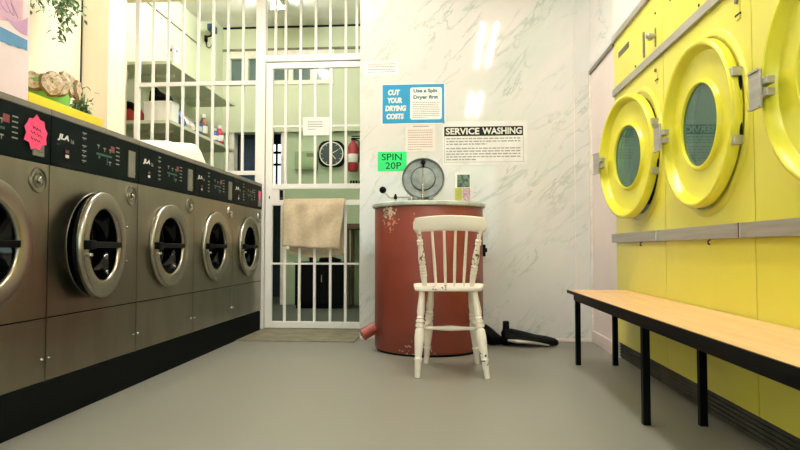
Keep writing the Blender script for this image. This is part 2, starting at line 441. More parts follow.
# dark store beyond the doorway
mb = MB()
mb.box(-3.3, -3.2, YB + 0.1, 9.2, 0, 2.5).box(-1.5, -1.4, YB + 0.1, 9.2, 0, 2.5).box(-3.3, -1.4, YB + 0.1, 9.2, 2.4, 2.5)
mb.box(-3.3, -2.52, 8.6, 8.7, 0, 2.5).box(-2.24, -1.4, 8.6, 8.7, 0, 2.5).box(-2.52, -2.24, 8.6, 8.7, 0, 1.56).box(-2.52, -2.24, 8.6, 8.7, 2.16, 2.5)
struct(mb.build('wall_store', 'dark_room'))
w3 = MB()
for a, b, c, d in ((-2.52, -2.50, 1.56, 2.16), (-2.26, -2.24, 1.56, 2.16), (-2.40, -2.38, 1.56, 2.16)): w3.box(a, b, 8.57, 8.62, c, d)
w3.box(-2.52, -2.24, 8.57, 8.62, 1.56, 1.58).box(-2.52, -2.24, 8.57, 8.62, 2.02, 2.05).box(-2.52, -2.24, 8.57, 8.62, 1.85, 1.88)
w3o = struct(w3.build('window_3', 'black'))
struct(MB().box(-2.52, -2.24, 8.64, 8.65, 1.56, 2.16).build('pane', 'day', w3o))
mb = MB().box(-2.64, -2.58, YB - 0.04, YB + 0.1, 0, 2.14, bev=0.004).box(-2.0, -1.957, YB - 0.02, YB + 0.1, 0, 2.09)
d1 = struct(mb.build('door_1', 'white_paint'))
struct(MB().box(-2.57, -2.18, YB + 0.12, YB + 0.16, 0.02, 2.04, bev=0.004).build('door_leaf', 'navy', d1))

# ------------------------------------------------------------------ black plinth under the washers
W_P = 0.692; W0 = 1.591
plinth = MB().box(-2.06, WX - 0.0, W0 - 0.02, W0 + 5 * W_P - 0.01, 0, 0.163, bev=0.004).build('plinth', 'plinth')
tag(plinth, 'long black plinth on the floor carrying the whole row of washers', 'plinth')

# ------------------------------------------------------------------ washers
def make_washer():
    y0 = W0; y1 = W0 + W_P; cy = (y0 + y1) / 2; cz = 0.688
    B = (WX, cy, 0.165)
    t = thing('washing_machine', '', 'washing machine', B, 'stainless washers along the left wall')
    g = 0.0025
    mb = MB()                                                    # cabinet shell behind the front panels
    mb.box(-2.07, WX - 0.35, y0 + g, y1 - g, 0.165, 1.187)
    mb.holed(WX, -0.35, y0 + g, y1 - g, 0.409, 0.994, cy, cz, 0.228)
    mb.m(1).box(WX - 0.012, WX - 0.003, y1 - g, y1 - 0.0002, 0.167, 1.187).m(0)
    # sides of the front section
    mb.faces([(WX, y0 + g, .165), (WX - .35, y0 + g, .165), (WX - .35, y0 + g, 1.187), (WX, y0 + g, 1.187)], [(0, 1, 2, 3)])
    mb.faces([(WX, y1 - g, .165), (WX - .35, y1 - g, .165), (WX - .35, y1 - g, 1.187), (WX, y1 - g, 1.187)], [(0, 1, 2, 3)])
    mb.build('cabinet', ['steel', 'black'], t, B)
    MB().box(WX - 0.02, WX, y0 + g, y1 - g, 0.167, 0.4025, bev=0.002).build('lower_panel', 'steel', t, B)
    MB().box(WX - 0.03, WX - 0.006, y0 + g, y1 - g, 0.4027, 0.4088).build('shadow_gap', 'black', t, B)
    for yy in (y0 + 0.022, y1 - 0.022):
        MB().lathe([(0.0, 0.006), (0.006, 0.005), (0.008, 0), (0, 0)], (WX, yy, 0.252), XA, 12).build('screw', 'bright_steel', t, B, smooth=True)
    MB().box(-2.07, WX + 0.004, y0 + 0.001, y1 - 0.001, 1.188, 1.213, bev=0.003).build('top_cover', 'grey_trim', t, B)
    # control panel
    cp = MB().box(WX - 0.05, WX + 0.003, y0 + g, y1 - g, 0.996, 1.187, bev=0.002).build('control_panel', 'panel_black', t, B)
    fx = WX + 0.0036
    MB().text('JLA', (fx, y0 + 0.042, 1.100), YA, ZA, XA, width=0.074, height=0.029, bold=0.05, shear=0.2).build('lettering', 'white_ink', cp, B)
    MB().text('16', (fx, y0 + 0.128, 1.100), YA, ZA, XA, width=0.022, height=0.017, bold=0.03).build('size_number', 'panel_ink', cp, B)
    mk = MB()
    for i in range(6):
        z = 1.158 - i * 0.021 - (0.012 if i > 1 else 0)
        mk.box(fx - .0005, fx, y0 + 0.208, y0 + 0.238, z, z + 0.005)
        mk.box(fx - .0005, fx, y0 + 0.215, y0 + 0.226, z - 0.005, z - 0.003)
    for i in range(5):
        z = 1.138 - i * 0.019
        mk.box(fx - .0005, fx, y0 + 0.476, y0 + 0.506, z, z + 0.005)
    for i, (yy, zz) in enumerate(((0.32, 1.125), (0.37, 1.118), (0.415, 1.118), (0.415, 1.062))):
        mk.box(fx - .0005, fx, y0 + yy, y0 + yy + 0.020, zz, zz + 0.005).box(fx - .0005, fx, y0 + yy + 0.008, y0 + yy + 0.012, zz - 0.013, zz)
    mk.build('panel_marking', 'panel_ink', cp, B)
    MB().box(fx - .001, fx, y0 + 0.315, y0 + 0.44, 1.085, 1.094).box(fx - .001, fx, y0 + 0.33, y0 + 0.345, 1.07, 1.082).box(fx - .001, fx, y0 + 0.40, y0 + 0.405, 1.05, 1.08).build('green_legend', 'green_mark', cp, B)
    MB().box(fx - .001, fx + .0004, y0 + 0.430, y0 + 0.462, 1.112, 1.140).build('sticker', 'red_mark', cp, B)
    ds = MB().box(WX, WX + 0.006, y0 + 0.084, y0 + 0.118, 1.032, 1.074, bev=0.001).m(1).box(WX, WX + 0.007, y0 + 0.090, y0 + 0.112, 1.056, 1.068).m(2).box(WX, WX + 0.007, y0 + 0.090, y0 + 0.112, 1.037, 1.049)
    ds.build('rocker_switch', ['black', 'red_mark', 'white_ink'], cp, B)
    cs = MB().box(WX, WX + 0.008, y0 + 0.585, y0 + 0.648, 1.018, 1.146, bev=0.002).m(1).box(WX, WX + 0.0095, y0 + 0.612, y0 + 0.618, 1.045, 1.12).box(WX, WX + 0.012, y0 + 0.61, y0 + 0.64, 1.035, 1.04)
    cs.build('coin_plate', ['grey_trim', 'bright_steel'], cp, B)
    # soap drawer lock: ringed disc with a key barrel
    ly, lz = y1 - 0.066, 0.929
    lk = MB().lathe([(0.0, 0.002), (0.024, 0.002), (0.025, 0.006), (0.029, 0.006), (0.030, 0.002), (0.040, 0.002), (0.041, 0.007), (0.047, 0.007), (0.049, 0.0), (0, 0)], (WX, ly, lz), XA, 32).build('lock_plate', 'steel', t, B, smooth=True)
    MB().lathe([(0, 0.012), (0.009, 0.012), (0.012, 0.009), (0.013, 0.0), (0, 0)], (WX + 0.0015, ly, lz), XA, 20).box(WX + 0.010, WX + 0.018, ly - 0.002, ly + 0.002, lz - 0.010, lz + 0.010).build('key_barrel', 'bright_steel', lk, B, smooth=True)
    # raised steel surround of the porthole, gasket and drum behind
    MB().lathe([(0.2275, -0.03), (0.2275, 0.001), (0.230, 0.001), (0.2315, -0.001)], (WX, cy, cz), XA, 64).build('porthole_surround', 'steel', t, B, smooth=True)
    MB().lathe([(0.2270, -0.004), (0.215, -0.03), (0.205, -0.06), (0.165, -0.09), (0.168, -0.10)], (WX, cy, cz), XA, 48).build('gasket', 'rubber', t, B, smooth=True)
    dr = MB().lathe([(0.166, -0.09), (0.20, -0.12), (0.20, -0.33), (0, -0.345)], (WX, cy, cz), XA, 48)
    for k in range(3):
        a = 2 * PI * k / 3 + 0.6
        dr.turned((WX - 0.12, cy + 0.185 * math.cos(a), cz + 0.185 * math.sin(a)), (WX - 0.33, cy + 0.185 * math.cos(a), cz + 0.185 * math.sin(a)), [(0, 0.02), (0.5, 0.032), (1, 0.02)], 10)
    dr.build('drum', 'drum_steel', t, B, smooth=True)
    # door: polished ring, dished glass, black latch bar; hinged on the far side
    hy = cy + 0.222
    D = (WX + 0.006, hy, cz)
    rg = MB().lathe([(0.150, 0.0), (0.196, -0.002), (0.230, 0.0), (0.2315, 0.004), (0.230, 0.015), (0.226, 0.021), (0.220, 0.024), (0.214, 0.0245), (0.163, 0.021), (0.157, 0.019), (0.153, 0.014), (0.150, 0.006), (0.150, 0.0)], (WX + 0.004, cy, cz), XA, 72)
    door = rg.build('door', 'shiny_steel', t, D, smooth=True)
    MB().lathe([(0.215, 0.0), (0.212, -0.022), (0.195, -0.024), (0.192, -0.002)], (WX + 0.002, cy, cz), XA, 64).build('door_seal', 'rubber', door, D, smooth=True)
    gl = MB().lathe([(0.153, 0.010), (0.150, 0.004), (0.138, -0.035), (0.118, -0.068), (0.085, -0.082), (0, -0.088)], (WX + 0.006, cy, cz), XA, 48)
    gl.build('door_glass', 'glass_dark', door, D, smooth=True)
    hb = MB().box(WX + 0.022, WX + 0.050, cy - 0.205, cy - 0.150, cz - 0.020, cz + 0.018, bev=0.006).box(WX + 0.018, WX + 0.034, cy - 0.160, cy + 0.150, cz - 0.013, cz + 0.013, bev=0.004)
    hb.m(1).box(WX + 0.026, WX + 0.046, cy - 0.190, cy - 0.168, cz - 0.048, cz - 0.034, bev=0.004)
    hb.build('latch_bar', ['black', 'bright_steel'], door, D)
    for zz in (cz + 0.085, cz - 0.075):
        MB().lathe([(0, 0.016), (0.004, 0.015), (0.006, 0.012), (0.006, 0.0), (0, 0)], (WX + 0.0005, cy + 0.222, zz), XA, 14).build('hinge_bolt', 'bright_steel', t, B, smooth=True)
    return t
washer_labels = [
    'stainless steel front-loading washer with a pink star-shaped note on its dark panel',
    'stainless steel front-loading washer whose round door stands slightly ajar, below the yellow tray',
    'stainless steel front-loading washer with a folded white cloth lying on top of it',
    'closed stainless steel washer between the cloth-topped washer and the pink-stickered washer by the gate',
    'stainless steel front-loading washer beside the white gate with a small round pink sticker',
]
w_proto = make_washer()
washers = []
for i, lb in enumerate(washer_labels):
    w = w_proto if i == 0 else copy_tree(w_proto)
    w['label'] = lb; w.location = (WX, W0 + W_P * (i + 0.5), 0.165)
    washers.append(w)
for ch in washers[1].children:
    if ch.name.startswith('door'): ch.rotation_euler = (0, 0, math.radians(7.0)); ch.location.y -= 0.044; ch.location.x += 0.008

# ------------------------------------------------------------------ dryers
D_P = 0.87; D1 = 3.95
def make_dryer():
    y1 = D1; y0 = D1 - D_P; cy = (y0 + y1) / 2; cz = 1.176
    B = (DX, cy, 0.0)
    t = thing('tumble_dryer', '', 'tumble dryer', B, 'yellow dryers along the right wall')
    g = 0.0030
    mb = MB()
    mb.box(DX + 0.42, 1.72, y0 + g, y1 - g, 0.0, 2.0)
    mb.holed(DX, 0.42, y0 + g, y1 - g, 0.100, 1.666, cy - 0.046, cz, 0.318)
    for yy in (y0 + g, y1 - g): mb.faces([(DX, yy, .1), (DX + .42, yy, .1), (DX + .42, yy, 2.0), (DX, yy, 2.0)], [(0, 1, 2, 3)])
    mb.lathe([(0.345, 0.0), (0.347, 0.008), (0.354, 0.010), (0.372, 0.003), (0.376, 0.0)], (DX, cy - 0.046, cz), -XA, 64)
    mb.build('cabinet', 'yellow', t, B, smooth=True)
    MB().lathe([(0.320, 0.03), (0.26, 0.05), (0.31, 0.08), (0.31, 0.38), (0, 0.40)], (DX, cy - 0.046, cz), XA, 48).build('drum', 'drum_steel', t, B, smooth=True)
    # control panel
    cp = MB().box(DX - 0.002, DX + 0.05, y0 + g, y1 - g, 1.667, 1.960, bev=0.002).build('control_panel', 'yellow', t, B)
    v = MB()
    for k in range(3): v.box(DX - 0.006, DX, y0 + 0.55, y0 + 0.76, 1.838 + k * 0.012, 1.845 + k * 0.012)
    v.build('vent', 'grey_trim', cp, B)
    MB().box(DX - 0.009, DX, y0 + 0.263, y0 + 0.283, 1.690, 1.826, bev=0.002).m(1).box(DX - 0.0095, DX, y0 + 0.271, y0 + 0.275, 1.71, 1.81).build('coin_strip', ['grey_trim', 'ink'], cp, B)
    kn = MB().box(DX - 0.006, DX, y0 + 0.088, y0 + 0.104, 1.690, 1.785, bev=0.003).m(1).lathe([(0, 0.05), (0.012, 0.048), (0.016, 0.04), (0.01, 0.0), (0, 0)], (DX, y0 + 0.096, 1.745), -XA, 16)
    kn.box(DX - 0.03, DX - 0.012, y0 + 0.09, y0 + 0.135, 1.732, 1.748, bev=0.003)
    kn.build('coin_knob', ['grey_trim', 'rail_steel'], cp, B)
    for (yy, zz) in ((0.095, 1.86), (0.43, 1.688)):
        MB().lathe([(0, 0.004), (0.006, 0.003), (0.007, 0), (0, 0)], (DX - 0.002, y0 + yy, zz), -XA, 10).build('screw', 'ink', cp, B)
    bp = MB().box(DX - 0.004, DX, y0 + 0.075, y0 + 0.105, 1.50, 1.575).m(1).lathe([(0, 0.014), (0.009, 0.012), (0.01, 0), (0, 0)], (DX, y0 + 0.09, 1.567), -XA, 12).m(2).box(DX - 0.005, DX, y0 + 0.07, y0 + 0.11, 1.515, 1.522)
    bp.build('start_button', ['yellow', 'grey_trim', 'ink'], t, B)
    MB().box(DX + 0.004, DX + 0.02, y0 + 0.0002, y0 + g, 0.10, 1.66).build('seam_strip', 'black', t, B)
    # trims: each rail overlaps the joint a little
    MB().box(DX - 0.018, DX + 0.03, y0 + 0.001, y1 - 0.001, 1.960, 2.0, bev=0.003).build('top_trim', 'rail_steel', t, B)
    MB().box(DX - 0.016, DX - 0.001, y0 + 0.001, y1 - 0.001, 1.622, 1.665, bev=0.003).build('upper_rail', 'rail_steel', t, B)
    MB().box(DX - 0.030, DX - 0.0025, y0, y1, 0.710, 0.762).build('middle_rail', 'rail_steel', t, B)
    MB().box(DX - 0.0315, DX - 0.0025, y0 + 0.050, y0 + 0.062, 0.709, 0.763, bev=0.001).build('joint_cover', 'bright_steel', t, B)
    lp = MB().box(DX - 0.002, DX + 0.03, y0 + g, y1 - g, 0.100, 0.709, bev=0.002).build('lower_panel', 'yellow', t, B)
    for yy in (0.36,):
        MB().tube([(DX - 0.003, y0 + yy, 0.708), (DX - 0.012, y0 + yy, 0.702), (DX - 0.013, y0 + yy, 0.692), (DX - 0.006, y0 + yy, 0.687)], 0.003, 6).build('hook', 'ink', lp, B)
    k = MB().box(DX + 0.018, DX + 0.06, y0 + 0.0, y1 - 0.0, 0.0, 0.099)
    for q in range(5): k.box(DX + 0.010, DX + 0.02, y0 + 0.0, y1, 0.012 + q * 0.018, 0.020 + q * 0.018)
    k.build('kick_plate', 'kick', t, B)
    # door, hinged at its near edge
    hub = cy - 0.046; hz = cz
    D = (DX - 0.012, y0 + 0.046, hz)
    pr = [(0.167, 0.004), (0.168, 0.016), (0.172, 0.020), (0.178, 0.019), (0.183, 0.011), (0.187, 0.004), (0.292, 0.001), (0.299, 0.004), (0.314, 0.034), (0.319, 0.040), (0.326, 0.042), (0.334, 0.039), (0.339, 0.032), (0.339, 0.004), (0.334, 0.0), (0.167, -0.004), (0.167, 0.004)]
    dd = MB().lathe(pr, (DX - 0.006, hub, hz), -XA, 96).build('door', 'yellow_door', t, D, smooth=True)
    MB().lathe([(0.168, 0.008), (0, 0.008)], (DX - 0.006, hub, hz), -XA, 64).build('door_glass', 'glass_green', dd, D)
    hx = DX - 0.052
    hd = MB().box(hx - 0.022, hx - 0.012, hub + 0.284, hub + 0.356, cz - 0.060, cz + 0.066, bev=0.003)
    hd.box(hx - 0.026, hx - 0.022, hub + 0.284, hub + 0.356, cz + 0.058, cz + 0.066).box(hx - 0.026, hx - 0.022, hub + 0.284, hub + 0.356, cz - 0.060, cz - 0.052)
    hd.box(hx - 0.014, hx + 0.012, hub + 0.256, hub + 0.310, cz + 0.010, cz + 0.034, bev=0.003).box(hx - 0.014, hx + 0.012, hub + 0.256, hub + 0.310, cz - 0.028, cz - 0.004, bev=0.003)
    hd.build('handle', 'rail_steel', dd, D)
    for zz in (cz + 0.128, cz - 0.118):
        MB().box(DX - 0.042, DX - 0.001, y0 + 0.056, y0 + 0.086, zz - 0.017, zz + 0.017, bev=0.003).build('hinge', 'rail_steel', t, B)
    MB().cyl((DX - 0.014, y0 + 0.060, cz - 0.10), (DX - 0.014, y0 + 0.060, cz + 0.11), 0.005).build('hinge_pin', 'black', t, B)
    return t
dryer_labels = [
    'yellow tumble dryer with its round door ajar, at the marble wall end of the row',
    'yellow tumble dryer with closed door, middle of the three',
    'yellow tumble dryer cut off by the right edge, only part of its door showing',
]
d_proto = make_dryer()
dryers = []
for i, lb in enumerate(dryer_labels):
    d = d_proto if i == 0 else copy_tree(d_proto)
    d['label'] = lb; d.location = (DX, D1 - D_P * (i + 0.5), 0)
    dryers.append(d)
for ch in dryers[0].children:
    if ch.name.startswith('door'): ch.rotation_euler = (0, 0, math.radians(8.0))
for ch in dryers[1].children:
    if ch.name.startswith('door'): ch.rotation_euler = (0, 0, math.radians(1.6))

# ------------------------------------------------------------------ bench
BT = 0.431
t = thing('bench', 'long low bench with orange plywood top and black steel frame before the yellow dryers', 'bench', (0.88, 2.45, 0))
b = (0.88, 2.45, 0)
MB().box(0.715, 1.048, 1.10, 3.715, BT - 0.014, BT, bev=0.002).build('bench_top', 'ply', t, b)
MB().box(0.708, 0.7145, 1.098, 3.719, BT - 0.018, BT - 0.001).box(0.708, 1.046, 3.7155, 3.721, BT - 0.018, BT - 0.001).build('edge_banding', 'black', t, b)
MB().box(0.742, 0.780, 1.12, 3.700, BT - 0.060, BT - 0.0145, bev=0.002).box(0.955, 0.990, 1.12, 3.700, BT - 0.060, BT - 0.0145, bev=0.002).build('frame', 'black', t, b)
MB().box(0.780, 0.955, 3.66, 3.698, BT - 0.06, BT - 0.0145).box(0.780, 0.955, 2.44, 2.478, BT - 0.06, BT - 0.0145).box(0.780, 0.955, 1.2, 1.238, BT - 0.06, BT - 0.0145).build('cross_rail', 'black', t, b)
for y in (3.66, 2.44, 1.20):
    for x in (0.747, 0.957):
        MB().box(x, x + 0.028, y + 0.005, y + 0.033, 0.0, BT - 0.0605, bev=0.002).build('leg', 'black', t, b)

# ------------------------------------------------------------------ spin dryer (terracotta drum)
SX, SY, SR = -0.117, 4.215, 0.365
paint = chipped('chipped_terracotta', (128, 57, 43), (117, 50, 38), [
    ((-0.26, -0.28, 0.90), 0.13, (190, 186, 164), 0.19), ((-0.27, -0.265, 0.905), 0.055, (30, 30, 28), 0.16),
    ((-0.24, -0.28, 0.84), 0.10, (196, 130, 106), 0.10), ((-0.08, -0.36, 0.86), 0.08, (196, 120, 96), 0.06), ((-0.12, -0.36, 0.02), 0.14, (186, 170, 150), 0.05), ((0.02, -0.37, 0.01), 0.12, (186, 170, 150), 0.04)])
t = thing('spin_dryer', 'terracotta red drum-shaped spin dryer with its round steel lid open, against the marble wall', 'spin dryer', (SX, SY, 0))
o = (SX, SY, 0)
MB().lathe([(0, 0.012), (SR - 0.02, 0.012), (SR - 0.004, 0.016), (SR, 0.03), (SR, 0.935), (SR - 0.004, 0.945), (0, 0.945)], o, ZA, 96).build('body', paint, t, o, smooth=True)
MB().lathe([(0, 0.0), (SR - 0.012, 0.0), (SR - 0.012, 0.013), (0, 0.013)], o, ZA, 64).build('base_ring', 'black', t, o, smooth=True)
MB().lathe([(0.16, 0.946), (SR + 0.010, 0.944), (SR + 0.017, 0.950), (SR + 0.017, 0.966), (SR + 0.008, 0.974), (0.16, 0.976), (0.15, 0.96), (0.16, 0.946)], o, ZA, 96).build('top_plate', 'rim_grey', t, o, smooth=True)
MB().cyl((SX - SR + 0.01, SY - 0.10, 0.150), (SX - SR - 0.072, SY - 0.13, 0.103), 0.040, 0.040, 24).build('drain_spout', 'terracotta', t, o, smooth=True)
# open lid, facing the room
LC = V((-0.152, 4.165, 1.142)); tilt = math.radians(10)
LN = V((0, -math.cos(tilt), -math.sin(tilt) * -1.0)).normalized()
LN = V((0, -math.cos(tilt), math.sin(tilt)))
ld = MB().lathe([(0, -0.012), (0.13, -0.012), (0.142, -0.006), (0.145, 0.004), (0.142, 0.022), (0.134, 0.022), (0.131, 0.006), (0.082, 0.004), (0.080, 0.011), (0.077, 0.013), (0, 0.0135)], LC, LN, 64).build('lid', 'lid_grey', t, o, smooth=True)
MB().lathe([(0.133, 0.006), (0.134, 0.0235), (0.139, 0.0235), (0.140, 0.006)], LC, LN, 64).lathe([(0.0785, 0.004), (0.0785, 0.0165), (0.083, 0.015), (0.084, 0.004)], LC, LN, 64).build('gasket', 'lid_dark', ld, o, smooth=True)
LU = V((0, math.sin(tilt), math.cos(tilt)))
MB().cyl(LC + LN * 0.022 + LU * 0.0, LC + LN * 0.020 - LU * 0.14, 0.0055).cyl(LC + LN * 0.022 + LU * 0.06, LC + LN * 0.022, 0.003).build('lid_bar', 'bright_steel', ld, o, smooth=True)
k = LC + LU * 0.108 + LN * 0.012
MB().lathe([(0, 0.03), (0.012, 0.028), (0.017, 0.02), (0.015, 0.006), (0.008, 0), (0, 0)], k, LN, 20).cyl(k + LU * 0.02, k - LU * 0.03 + LN * 0.01, 0.007).build('lid_catch', 'black', ld, o, smooth=True)
hb = MB().box(-0.235, -0.075, 4.10, 4.22, 0.975, 0.984, bev=0.002)
for x in (-0.205, -0.155, -0.100): hb.box(x - 0.012, x + 0.012, 4.12, 4.16, 0.984, 1.02, bev=0.004)
hb.cyl((-0.225, 4.14, 1.008), (-0.085, 4.14, 1.008), 0.007)
for x in (-0.225, -0.19, -0.12, -0.085): hb.lathe([(0, 0.014), (0.009, 0.012), (0.011, 0), (0, 0)], (x, 4.11, 0.984), ZA, 10)
hb.build('lid_hinge', 'lid_grey', t, o, smooth=True)
lv = MB().tube([(-0.235, 4.15, 1.018), (-0.30, 4.15, 1.018), (-0.368, 4.15, 1.014), (-0.385, 4.15, 1.022), (-0.42, 4.15, 1.062)], 0.0055, 10).m(1)
lv.lathe([(0, -0.024), (0.012, -0.021), (0.022, -0.010), (0.024, 0), (0.022, 0.010), (0.012, 0.021), (0, 0.024)], (-0.424, 4.15, 1.068), ZA, 20)
lv.lathe([(0, -0.016), (0.010, -0.013), (0.013, 0), (0.008, 0.012), (0.004, 0.022), (0, 0.024)], (-0.338, 4.15, 1.018), ZA, 14)
lv.m(0).cyl((-0.338, 4.15, 0.974), (-0.338, 4.15, 1.01), 0.006).cyl((-0.245, 4.15, 0.974), (-0.245, 4.15, 1.02), 0.010)
lv.build('lever', ['rail_steel', 'black'], t, o, smooth=True)
MB().box(SX + SR - 0.004, SX + SR + 0.016, 4.17, 4.20, 0.62, 0.70, bev=0.004).lathe([(0, 0.02), (0.014, 0.018), (0.016, 0.0), (0, 0)], (SX + SR + 0.008, 4.185, 0.662), XA, 12).build('latch', 'black', t, o)

# small picture box on the spin dryer
t = thing('detergent_box', 'small white box with green and pink pictures standing on the spin dryer', 'box', (0.112, 4.19, 0.977))
o = (0.112, 4.19, 0.977)
MB().box(0.060, 0.166, 4.158, 4.225, 0.9765, 1.182, bev=0.003).build('carton', 'paper', t, o)
MB().box(0.076, 0.160, 4.1565, 4.1578, 1.083, 1.168).m(1).box(0.062, 0.108, 4.1565, 4.1578, 0.985, 1.078).m(2).box(0.110, 0.164, 4.1565, 4.1578, 0.985, 1.078).build('printed_pictures', ['picture_green', 'picture_lime', 'picture_pink'], t, o)

# ------------------------------------------------------------------ white chair seen from behind
CB = (0.02, 3.45, 0)
t = thing('wooden_chair', 'cream painted spindle-back wooden chair standing before the red spin dryer', 'chair', CB)
chip = chipped('chipped_cream', (250, 241, 228), (244, 233, 218), [
    ((0.176, -0.19, 0.300), 0.030, (70, 56, 42), 0.13), ((-0.165, -0.19, 0.295), 0.03, (70, 56, 42), 0.11), ((0.17, -0.19, 0.10), 0.08, (90, 70, 52), 0.05),
    ((-0.02, -0.17, 0.03), 0.05, (90, 70, 52), 0.0), ((-0.02, -0.17, 0.465), 0.07, (120, 96, 70), 0.10), ((0.10, -0.17, 0.465), 0.05, (120, 96, 70), 0.08), ((-0.10, -0.17, 0.465), 0.05, (120, 96, 70), 0.08), ((0.13, -0.20, 0.62), 0.09, (120, 96, 70), 0.07), ((-0.14, -0.20, 0.62), 0.09, (120, 96, 70), 0.06), ((0.155, -0.22, 0.73), 0.05, (120, 96, 70), 0.07), ((-0.155, -0.22, 0.73), 0.05, (120, 96, 70), 0.07)])
# seat: rounded trapezoid, saddled
outl = []
def rr(pts, rad, n=5):
    res = []
    for i, p in enumerate(pts):
        p0, p1, p2 = V(pts[i - 1]), V(p), V(pts[(i + 1) % len(pts)])
        a = (p0 - p1).normalized(); b2 = (p2 - p1).normalized()
        s, e = p1 + a * rad, p1 + b2 * rad
        for k in range(n + 1):
            u = k / n; res.append(tuple(s.lerp(p1, u).lerp(p1.lerp(e, u), u)))
    return res
so = rr([(-0.165, 3.275), (0.188, 3.275), (0.222, 3.665), (-0.192, 3.665)], 0.05)
mb = MB(); cen = V((0.015, 3.47))
loops = []
for (s, z) in ((0.93, 0.446), (0.985, 0.449), (1.0, 0.455), (1.0, 0.463), (0.985, 0.469), (0.93, 0.471), (0.75, 0.467), (0.4, 0.462)):
    loops.append([mb.bm.verts.new((cen.x + (p[0] - cen.x) * s, cen.y + (p[1] - cen.y) * s, z)) for p in so])
for A, B_ in zip(loops, loops[1:]):
    for i in range(len(A)): mb.bm.faces.new([A[i], A[(i + 1) % len(A)], B_[(i + 1) % len(A)], B_[i]])
mb.bm.faces.new(loops[0]); mb.bm.faces.new(loops[-1])
mb.build('seat', chip, t, CB, smooth=True)
legp = [(0, 0.013), (0.02, 0.0145), (0.19, 0.018), (0.20, 0.0215), (0.215, 0.0215), (0.225, 0.017), (0.25, 0.019), (0.44, 0.026), (0.54, 0.024), (0.565, 0.016), (0.575, 0.024), (0.605, 0.024), (0.615, 0.016), (0.625, 0.0235), (0.65, 0.0235), (0.66, 0.016), (0.675, 0.022), (0.69, 0.017), (0.75, 0.021), (0.86, 0.018), (1.0, 0.014)]
for p0, p1 in (((-0.152, 3.25, 0), (-0.128, 3.325, 0.452)), ((0.212, 3.25, 0), (0.150, 3.325, 0.452)), ((-0.118, 3.67, 0), (-0.085, 3.60, 0.452)), ((0.180, 3.67, 0), (0.140, 3.60, 0.452))):
    MB().turned(p0, p1, legp).build('leg', chip, t, CB, smooth=True)
str_p = [(0, 0.008), (0.2, 0.010), (0.5, 0.015), (0.8, 0.010), (1, 0.008)]
def at_leg(p0, p1, z): return V(p0).lerp(V(p1), z / 0.452)
LA, LB = at_leg((-0.152, 3.25, 0), (-0.128, 3.325, 0.452), 0.235), at_leg((-0.118, 3.67, 0), (-0.085, 3.60, 0.452), 0.235)
RA, RB = at_leg((0.212, 3.25, 0), (0.150, 3.325, 0.452), 0.235), at_leg((0.180, 3.67, 0), (0.140, 3.60, 0.452), 0.235)
for a, b2 in ((LA, LB), (RA, RB), (LA.lerp(LB, 0.42), RA.lerp(RB, 0.42))):
    MB().turned(a, b2, str_p, 14).build('stretcher', chip, t, CB, smooth=True)
postp = [(0, 0.010), (0.05, 0.013), (0.18, 0.0165), (0.22, 0.018), (0.23, 0.011), (0.245, 0.018), (0.27, 0.018), (0.28, 0.011), (0.295, 0.018), (0.32, 0.018), (0.33, 0.011), (0.345, 0.018), (0.37, 0.018), (0.385, 0.012), (0.42, 0.018), (0.52, 0.0185), (0.72, 0.012), (0.735, 0.016), (0.76, 0.016), (0.77, 0.010), (0.785, 0.016), (0.81, 0.016), (0.825, 0.010), (0.9, 0.012), (1, 0.010)]
for p0, p1 in (((-0.112, 3.31, 0.465), (-0.142, 3.215, 0.775)), ((0.134, 3.31, 0.465), (0.176, 3.215, 0.775))):
    MB().turned(p0, p1, postp).build('back_post', chip, t, CB, smooth=True)
for a, b2 in ((-0.053, -0.073), (-0.003, -0.010), (0.043, 0.049), (0.092, 0.108)):
    MB().turned((a, 3.315, 0.464), (b2, 3.205 if abs(b2) > 0.05 else 3.20, 0.785), [(0, 0.0065), (0.35, 0.0085), (1, 0.0065)], 12).build('spindle', chip, t, CB, smooth=True)
# crest rail: bowed board with rounded ends
mb = MB(); n = 28; rows = []
for i in range(n + 1):
    u = -1 + 2 * i / n; x = 0.020 + u * 0.190
    yb = 3.188 + 0.035 * u * u
    cz_ = 0.804 - 0.013 * u * u
    e = min(1.0, (1 - abs(u)) / 0.10); hh = 0.039 * (0.45 + 0.55 * math.sqrt(max(0, 1 - (1 - e) ** 2)))
    th = 0.011
    ring = []
    for k in range(12):
        a = 2 * PI * k / 12
        ring.append(mb.bm.verts.new((x, yb + th * (abs(math.cos(a)) ** 0.6) * (1 if math.cos(a) > 0 else -1) - 0.25 * 0 + (hh * math.sin(a)) * -0.25, cz_ + hh * (abs(math.sin(a)) ** 0.6) * (1 if math.sin(a) > 0 else -1))))
    rows.append(ring)
for A, B_ in zip(rows, rows[1:]):
    for k in range(12): mb.bm.faces.new([A[k], A[(k + 1) % 12], B_[(k + 1) % 12], B_[k]])
mb.bm.faces.new(rows[0]); mb.bm.faces.new(rows[-1])
mb.build('crest_rail', chip, t, CB, smooth=True)

